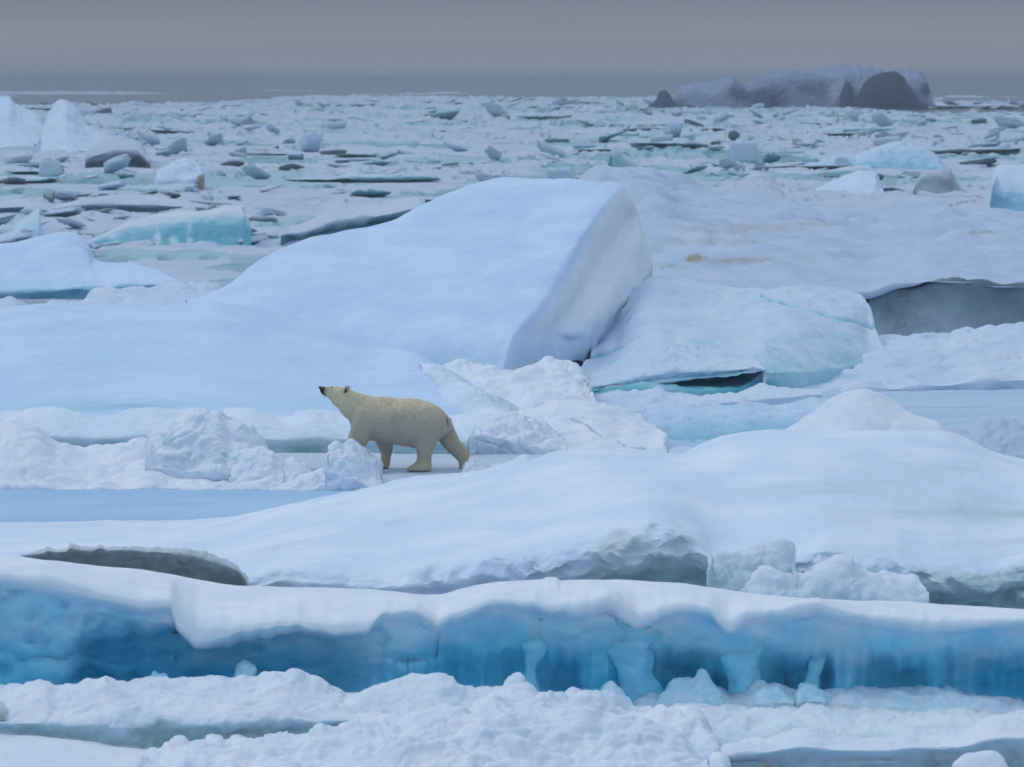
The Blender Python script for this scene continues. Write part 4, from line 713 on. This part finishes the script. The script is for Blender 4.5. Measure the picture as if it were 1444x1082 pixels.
for k in range(85):
    u = random.random(); yb = 150 + 170 * u**1.7; cx = random.uniform(-30, 1474)
    if 560 < cx < 1640 and yb > 250: yb = 150 + random.random() * 95
    if 250 < cx and yb > 300: yb -= 90
    kd = random.choices(('white', 'pale', 'teal', 'dark'), (.48, .26, .20, .06))[0]; f_ = (yb - 100) / 100
    ww = random.uniform(14, 40) * (f_**.6); hh = ww * (random.uniform(.35, .75) if kd in ('white', 'pale') else random.uniform(.14, .3))
    zone = 'left in the far ice field' if cx < 480 else ('midway across the far ice field' if cx < 900 else 'right in the far ice field')
    band = 'near the horizon' if yb < 190 else 'well below the horizon'
    chunk(cx, yb, ww, hh, kd, k * 7 + 3, '%s %s %s' % (adj[kd], zone, band), groups[kd] + ' ' + zone.split(' ')[0] + ' ' + band)
for k in range(60):
    u = random.random(); yb = 152 + 150 * u**1.5; cx = random.uniform(-60, 1500)
    if cx > 640 and yb > 245: yb = 150 + random.random() * 90
    if 250 < cx and yb > 290: yb -= 80
    f_ = (yb - 100) / 100; ww = random.uniform(50, 130) * f_**.5; hh = random.uniform(4, 9) * f_**.6
    side_ = 'left part' if cx < 480 else ('middle' if cx < 900 else 'right part'); band = 'near the horizon' if yb < 190 else 'nearer the camera'
    chunk(cx, yb, ww, hh, 'floe', k * 5 + 1, 'flat white teal edged floe, %s of the far field, %s' % (side_, band), 'flat floes in the %s of the far field %s' % (side_, band))
# countless small brash between them: one object
def brash():
    rr = np.random.RandomState(5); Vs, Qs, Is, Ds, off = [], [], [], [], 0
    base = []
    for s_ in range(6):
        V, Q, ic, dt = proto(100 + s_, 'teal'); V = V[::3, ::4]; a_, b_ = V.shape[:2]; ic = ic[::3, ::4]
        i = np.arange(a_ - 1)[:, None] * b_ + np.arange(b_)[None]; j = np.arange(a_ - 1)[:, None] * b_ + (np.arange(b_)[None] + 1) % b_
        base.append((V.reshape(-1, 3), np.stack([i, i + b_, j + b_, j], -1).reshape(-1, 4), ic.ravel()))
    n = 1900; yb = 146 + 200 * rr.rand(n)**1.8; cx = rr.uniform(-200, 1644, n); Yp = F * (H - .3) / (yb - 112); X = (cx - 722) * Yp / F
    hz, rub = far_height(X, Yp)
    keep = (rub > .12) & ~((cx > 400) & (yb > 250)); tone = rr.rand(n)
    for k in np.where(keep)[0]:
        V, Q, ic = base[rr.randint(6)]; s = rr.uniform(.35, 1.5)**1.3 * (1 + Yp[k] / 500); a = rr.uniform(0, 6.28); c_, s_ = math.cos(a), math.sin(a)
        W = V * np.array([s, s * .8, s * rr.uniform(.15, .42)]); W = np.stack([W[:, 0] * c_ - W[:, 1] * s_, W[:, 0] * s_ + W[:, 1] * c_, W[:, 2]], -1) + np.array([X[k], Yp[k], hz[k] - .14])
        Vs.append(W); Qs.append(Q + off); off += len(W); Is.append(ic * tone[k]**2); Ds.append(np.full(len(W), .5 if tone[k] > .9 else 0))
    tag(mesh_from('brash_ice', np.concatenate(Vs), np.concatenate(Qs), M_teal, loc=(0, 0, 0), attrs={'ice': np.concatenate(Is), 'dirt_shading': np.concatenate(Ds)}), 'countless small white and teal ice fragments littering the far ice field', 'brash ice', kind='stuff')
brash()

# ------------------------------------------------------------------ icebergs on the horizon
M_berg = mat_ice('weathered_iceberg', snow=(.30, .36, .48), ice_a=(.13, .17, .26), ice_b=(.04, .055, .10), dirt_shading=(.03, .04, .07), tex=.12)
M_bergdark = mat_ice('dark_iceberg_face', snow=(.05, .07, .12), ice_a=(.022, .034, .06), ice_b=(.014, .022, .04), dirt_shading=(.014, .02, .034), tex=.12)
for m_ in (M_berg, M_bergdark): m_.node_tree.nodes['Principled BSDF'].inputs['Specular IOR Level'].default_value = .03
berg = mound('iceberg', 'long flat grey iceberg with dark faces on the horizon at the right', 'iceberg', M_berg,
      [(938, 150), (946, 140), (952, 131), (956, 127), (965, 124), (994, 118), (1024, 114), (1033, 113), (1041, 118), (1079, 111), (1126, 103), (1163, 100), (1204, 96), (1236, 99), (1267, 101), (1299, 104), (1322, 107), (1327, 115), (1326, 130), (1320, 146)], [(938, 156), (1320, 156)], 800, 778, back=30, prof=.25, nu=520, nv=150, jag=3,
      ice=(.2, .55, .5), disp=(('vert', 8, 1.6), ('fbm', 4, .35)), full=30, patches=((1080, 138, 34, 16, .6, .5), (1120, 120, 60, 12, .3, .1), (1195, 132, 8, 20, .8, .8), (1040, 130, 16, 14, .5, .3), (1180, 120, 14, 20, -.5, 0), (1308, 125, 12, 10, .5, .6), (1210, 108, 12, 18, -.4, 0)))
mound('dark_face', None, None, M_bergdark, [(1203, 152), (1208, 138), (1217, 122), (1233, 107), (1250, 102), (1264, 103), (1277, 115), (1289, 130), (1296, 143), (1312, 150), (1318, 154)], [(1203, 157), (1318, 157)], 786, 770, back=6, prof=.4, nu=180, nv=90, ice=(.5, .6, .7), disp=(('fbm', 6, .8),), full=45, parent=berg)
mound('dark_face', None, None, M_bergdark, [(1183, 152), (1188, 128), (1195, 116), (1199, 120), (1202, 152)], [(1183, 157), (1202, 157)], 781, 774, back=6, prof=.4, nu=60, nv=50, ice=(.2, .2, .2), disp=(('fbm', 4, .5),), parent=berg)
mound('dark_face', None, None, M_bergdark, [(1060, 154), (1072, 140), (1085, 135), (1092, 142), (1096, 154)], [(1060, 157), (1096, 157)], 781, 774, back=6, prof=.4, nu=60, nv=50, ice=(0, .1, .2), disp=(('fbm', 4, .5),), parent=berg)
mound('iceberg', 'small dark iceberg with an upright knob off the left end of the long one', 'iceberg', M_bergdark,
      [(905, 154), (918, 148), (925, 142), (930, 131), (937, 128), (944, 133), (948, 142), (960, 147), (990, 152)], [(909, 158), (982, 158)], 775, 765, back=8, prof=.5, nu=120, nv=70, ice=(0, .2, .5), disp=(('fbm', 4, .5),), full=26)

# ------------------------------------------------------------------ the polar bear
YB = 57.0
def bz(zx, zy, off=0.0):                     # tracing grid of the bear at its real size -> world
    return np.array(P(435 + zx / 6.017, 530 + zy / 6.013, YB + off))
def tube(rings, off, n=28, pw=2.2):
    V = []; th = np.linspace(0, 2 * math.pi, n, endpoint=False); ct, st = np.cos(th), np.sin(th)
    ct = np.sign(ct) * np.abs(ct)**(2 / pw); st = np.sign(st) * np.abs(st)**(2 / pw)
    A = np.array([np.concatenate([bz(r[0], r[1], off), bz(r[2], r[3], off), [r[4]]]) for r in rings])
    dv = np.concatenate([[0], np.cumsum(np.linalg.norm(np.diff((A[:, :3] + A[:, 3:6]) / 2, axis=0), axis=1))]); A = catmull(dv, A, np.linspace(0, dv[-1], len(rings) * 5))
    for r in A:
        T, B_ = r[:3], r[3:6]; c = (T + B_) / 2; a = (T - B_) / 2
        V.append(c + ct[:, None] * a + st[:, None] * np.array([0, max(r[6], .005), 0]))
    m = len(V); V = np.array(V).reshape(-1, 3); Fc = []
    for i in range(m - 1):
        for j in range(n): Fc.append((i * n + j, i * n + (j + 1) % n, (i + 1) * n + (j + 1) % n, (i + 1) * n + j))
    return V, Fc, [list(range(n))[::-1], [(m - 1) * n + j for j in range(n)]]
def ell(zx, zy, off, rx, ry, rz, tilt=0, nt=12, np_=18):
    c = bz(zx, zy, off); V = []; ct, st = math.cos(tilt), math.sin(tilt)
    for i in range(nt):
        for j in range(np_):
            t = math.pi * i / (nt - 1); p = 2 * math.pi * j / np_
            x, y, z = rx * math.sin(t) * math.cos(p), ry * math.sin(t) * math.sin(p), rz * math.cos(t)
            V.append(c + np.array([x * ct - z * st, y, x * st + z * ct]))
    Fc = [(i * np_ + j, (i + 1) * np_ + j, (i + 1) * np_ + (j + 1) % np_, i * np_ + (j + 1) % np_) for i in range(nt - 1) for j in range(np_)]
    return np.array(V), Fc, []
def bear():
    parts = [
      tube([(94, 92, 97, 118, .028), (99, 87, 108, 140, .045), (112, 83, 124, 156, .062), (150, 82, 158, 167, .075), (195, 79, 202, 206, .100), (240, 77, 236, 244, .130), (290, 86, 272, 296, .150), (345, 108, 305, 330, .165), (420, 133, 348, 372, .195), (500, 153, 372, 445, .24),
            (580, 172, 425, 520, .30), (660, 186, 545, 540, .34), (760, 184, 690, 558, .36), (870, 181, 795, 582, .37), (960, 195, 890, 596, .375), (1060, 232, 990, 596, .37), (1135, 280, 1060, 575, .335), (1185, 335, 1110, 530, .26), (1210, 390, 1160, 480, .15), (1215, 420, 1190, 455, .06)], 0),
      tube([(400, 250, 620, 300, .09), (378, 340, 600, 360, .13), (360, 430, 555, 470, .135), (336, 510, 515, 540, .12), (305, 590, 468, 612, .11), (278, 660, 410, 678, .10), (258, 715, 375, 725, .10), (225, 752, 372, 765, .115), (212, 782, 372, 790, .115), (222, 796, 366, 800, .09)], -.20),
      tube([(520, 380, 760, 380, .10), (545, 470, 740, 480, .13), (565, 545, 722, 560, .12), (598, 615, 712, 625, .10), (616, 680, 698, 685, .09), (590, 725, 690, 735, .10), (562, 745, 684, 758, .105), (560, 764, 680, 770, .09)], .20),
      tube([(870, 300, 1150, 300, .12), (865, 380, 1160, 400, .16), (878, 460, 1130, 490, .165), (898, 560, 1080, 580, .135), (918, 640, 1048, 652, .115), (918, 710, 1042, 718, .105), (868, 752, 1046, 762, .115), (850, 776, 1046, 784, .115), (858, 792, 1040, 795, .09)], -.19),
      tube([(960, 330, 1200, 340, .12), (1010, 420, 1232, 420, .16), (1085, 510, 1262, 490, .145), (1140, 590, 1300, 562, .12), (1205, 648, 1348, 612, .10), (1252, 692, 1370, 664, .09), (1278, 738, 1348, 716, .085), (1276, 768, 1320, 760, .085), (1280, 784, 1314, 780, .07)], .19),
      ell(640, 250, 0, .30, .27, .16), ell(470, 360, -.13, .20, .13, .24), ell(470, 360, .13, .20, .13, .24), ell(1010, 380, -.17, .28, .18, .30), ell(1010, 380, .17, .28, .18, .30),
      ell(1203, 420, 0, .035, .05, .09, .15), ell(262, 190, 0, .13, .13, .13),
    ]
    for k in range(5): parts.append(ell(858 + 2 * abs(k - 2), 782, -.19 + (k - 2) * .045, .05, .022, .028)); parts.append(ell(566 + 2 * abs(k - 2), 762, .20 + (k - 2) * .04, .045, .02, .025)); parts.append(ell(222 + 2 * abs(k - 2), 786, -.20 + (k - 2) * .045, .05, .022, .028))
    V, Fs, off = [], [], 0
    for v, f, caps in parts:
        V.append(v); Fs += [tuple(i + off for i in q) for q in f] + [tuple(i + off for i in q) for q in caps]; off += len(v)
    V = np.concatenate(V); V[:, 2] -= .022; foot = np.array(P(555, 660, YB)); V = V - foot
    me = bpy.data.meshes.new('raw'); me.from_pydata([tuple(v) for v in V], [], Fs); tmp = bpy.data.objects.new('raw', me); C.objects.link(tmp)
    r = tmp.modifiers.new('r', 'REMESH'); r.mode = 'VOXEL'; r.voxel_size = .016; sm = tmp.modifiers.new('s', 'SMOOTH'); sm.factor = .5; sm.iterations = 9
    dg = bpy.context.evaluated_depsgraph_get(); m2 = bpy.data.meshes.new_from_object(tmp.evaluated_get(dg)); bpy.data.objects.remove(tmp)
    m2.name = 'polar_bear'; n = len(m2.vertices); co = np.zeros(n * 3, np.float32); m2.vertices.foreach_get('co', co); co = co.reshape(-1, 3)
    no = np.zeros(n * 3, np.float32); m2.vertices.foreach_get('normal', no); no = no.reshape(-1, 3)
    co = co + no * (.010 * fbm(co / np.array([.12, .12, .25]), 3) + .006 * fbm(co / np.array([.03, .03, .08]) + 7, 2))[:, None]; m2.vertices.foreach_set('co', co.ravel())
    W = co + foot; zx = ((W[:, 0] * F / YB + 722) - 435) * 6.017; zy = ((112 + F * (H - W[:, 2]) / YB) - 530) * 6.013
    dark = sstep(165, 112, zx + .25 * (150 - zy) * 0) * .95 + .35 * sstep(230, 150, zx) * sstep(165, 95, zy)
    tailm = sstep(1.2, .5, np.hypot((zx - (1180 + (zy - 380) * .25)) / 14, (zy - 382) / 46)) * (W[:, 1] < YB + .12)  # shaded gap beside the tail put into the fur colour
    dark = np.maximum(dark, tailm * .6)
    grime_shade = .5 * sstep(560, 780, zy) * (.6 + .4 * (W[:, 1] > YB)) + .35 * sstep(1.3, .3, np.hypot((zx - 548) / 45, (zy - 485) / 55)) + .25 * sstep(1.3, .3, np.hypot((zx - 850) / 60, (zy - 540) / 50)) + .15 * fbm(co / .3, 3)  # paw grime plus shade of belly, armpit and legs put into the colour
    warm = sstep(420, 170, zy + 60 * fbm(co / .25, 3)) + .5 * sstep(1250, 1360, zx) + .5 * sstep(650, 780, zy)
    for nm, a in (('dark', dark), ('grime_shade', np.clip(grime_shade, 0, 1)), ('warm', np.clip(warm, 0, 1))):
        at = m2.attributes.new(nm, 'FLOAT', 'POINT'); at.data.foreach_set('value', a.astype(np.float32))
    m2.polygons.foreach_set('use_smooth', np.ones(len(m2.polygons), bool))
    fm = bpy.data.materials.new('bear_fur'); fm.use_nodes = True; t = fm.node_tree; N, L = t.nodes, t.links; bs = N['Principled BSDF']; bs.inputs['Roughness'].default_value = .85; bs.inputs['Specular IOR Level'].default_value = .15
    bs.inputs['Sheen Weight'].default_value = .25; bs.inputs['Sheen Roughness'].default_value = .5
    def att(x): q = N.new('ShaderNodeAttribute'); q.attribute_name = x; return q.outputs['Fac']
    def mx_(f, A, B_):
        q = N.new('ShaderNodeMix'); q.data_type = 'RGBA'; L.new(f, q.inputs['Factor'])
        for k_, v in (('A', A), ('B', B_)):
            if isinstance(v, tuple): q.inputs[k_].default_value = (*v, 1)
            else: L.new(v, q.inputs[k_])
        return q.outputs['Result']
    c1 = mx_(att('warm'), (.45, .405, .32), (.66, .57, .39)); c2 = mx_(att('grime_shade'), c1, (.32, .28, .20)); c3 = mx_(att('dark'), c2, (.012, .012, .014)); L.new(c3, bs.inputs['Base Color'])
    tcx = N.new('ShaderNodeTexCoord'); mpp = N.new('ShaderNodeMapping'); mpp.inputs['Scale'].default_value = (30, 30, 14); L.new(tcx.outputs['Object'], mpp.inputs[0])
    nz = N.new('ShaderNodeTexNoise'); nz.inputs['Scale'].default_value = 1; nz.inputs['Detail'].default_value = 4; L.new(mpp.outputs[0], nz.inputs['Vector'])
    bp = N.new('ShaderNodeBump'); bp.inputs['Distance'].default_value = .015; bp.inputs['Strength'].default_value = .5; L.new(nz.outputs[0], bp.inputs['Height']); L.new(bp.outputs[0], bs.inputs['Normal'])
    m2.materials.append(fm); o = bpy.data.objects.new('polar_bear', m2); C.objects.link(o); o.location = Vector(foot)
    tag(o, 'cream coloured polar bear walking left with its black nose raised', 'polar bear')
    # short fur strands
    rr = np.random.RandomState(3); idx = rr.randint(0, n, 15000); idx = idx[(dark[idx] < .3)]
    b0 = co[idx]; nn = no[idx]; flow = np.tile(np.array([.75, 0, -.65]), (len(idx), 1)); flow = flow - nn * (flow * nn).sum(1, keepdims=True); flow += rr.normal(size=flow.shape) * .25
    Ls = rr.uniform(.02, .045, (len(idx), 1)) * np.where(zx[idx] < 330, .45, 1)[:, None]; tip = b0 + (nn * .28 + flow * .9) * Ls; sd = np.cross(nn, flow); sd /= np.maximum(np.linalg.norm(sd, axis=1, keepdims=True), 1e-6)
    FV = np.stack([b0 - sd * .004 - nn * .004, b0 + sd * .004 - nn * .004, tip], 1).reshape(-1, 3); FQ = np.arange(len(FV)).reshape(-1, 3)
    rp = lambda a: np.repeat(a[idx], 3)
    fo = mesh_from('fur', FV, FQ, fm, loc=(0, 0, 0), attrs={'dark': rp(dark), 'grime_shade': rp(np.clip(grime_shade, 0, 1)), 'warm': rp(np.clip(warm, 0, 1))}, smooth=False); fo.parent = o
    # small parts of the head and feet
    def plain(name, col, rough):
        m = bpy.data.materials.new(name); m.use_nodes = True; b_ = m.node_tree.nodes['Principled BSDF']; b_.inputs['Base Color'].default_value = (*col, 1); b_.inputs['Roughness'].default_value = rough
        q = m.node_tree.nodes.new('ShaderNodeTexNoise'); q.inputs['Scale'].default_value = 60; bb = m.node_tree.nodes.new('ShaderNodeBump'); bb.inputs['Distance'].default_value = .002; m.node_tree.links.new(q.outputs[0], bb.inputs['Height']); m.node_tree.links.new(bb.outputs[0], b_.inputs['Normal']); return m
    blk = plain('black_skin', (.01, .01, .012), .35); claw = plain('claw_horn', (.03, .025, .02), .4)
    def sub(name, pcs, mat):
        Vv, Ff, of = [], [], 0
        for v, f, _ in pcs: Vv.append(v); Ff += [[i + of for i in q] for q in f]; of += len(v)
        Vv = np.concatenate(Vv) - foot; q = mesh_from(name, Vv, Ff, mat, loc=(0, 0, 0), attrs={'dark': np.full(len(Vv), .15), 'grime_shade': np.zeros(len(Vv)), 'warm': np.full(len(Vv), .5)}); q.parent = o; return q
    sub('nose', [ell(97, 99, 0, .022, .032, .024)], blk)
    sub('eye', [ell(199, 99, -.097, .013, .010, .012)], blk); sub('eye', [ell(199, 99, .097, .013, .010, .012)], blk)
    for sgn in (-1, 1):
        sub('ear', [ell(326, 112, sgn * .125, .048, .018, .058, -.5)], fm)
        e = sub('ear_hollow', [ell(316, 128, sgn * .146, .016, .008, .045, -.55)], blk)
    for zx_, zy_, of_ in ((850, 788, -.19), (560, 768, .20), (214, 792, -.20)):
        for k in range(5): sub('claw', [ell(zx_ - 8, zy_ + 1, of_ + (k - 2) * .045, .022, .006, .007, .3, 8, 10)], claw)
    sub('mouth', [ell(140, 152, -.052, .05, .014, .008, -.35)], blk)
bear()

# ------------------------------------------------------------------ haze
def haze():
    x0, x1, y0, y1, z0, z1 = -8900, 8900, -290, 23900, -1.2, 11.5
    V = [(x, y, z) for x in (x0, x1) for y in (y0, y1) for z in (z0, z1)]; Q = [[0, 1, 3, 2], [4, 6, 7, 5], [0, 4, 5, 1], [2, 3, 7, 6], [0, 2, 6, 4], [1, 5, 7, 3]]
    m = bpy.data.materials.new('haze'); m.use_nodes = True; t = m.node_tree; t.nodes.clear(); o_ = t.nodes.new('ShaderNodeOutputMaterial'); v = t.nodes.new('ShaderNodeVolumePrincipled')
    v.inputs['Color'].default_value = (.50, .55, .62, 1); v.inputs['Density'].default_value = .00042; v.inputs['Anisotropy'].default_value = 0; t.links.new(v.outputs[0], o_.inputs['Volume'])
    tag(mesh_from('haze', V, Q, m, loc=(0, 0, 0), smooth=False), kind='stuff')
haze()
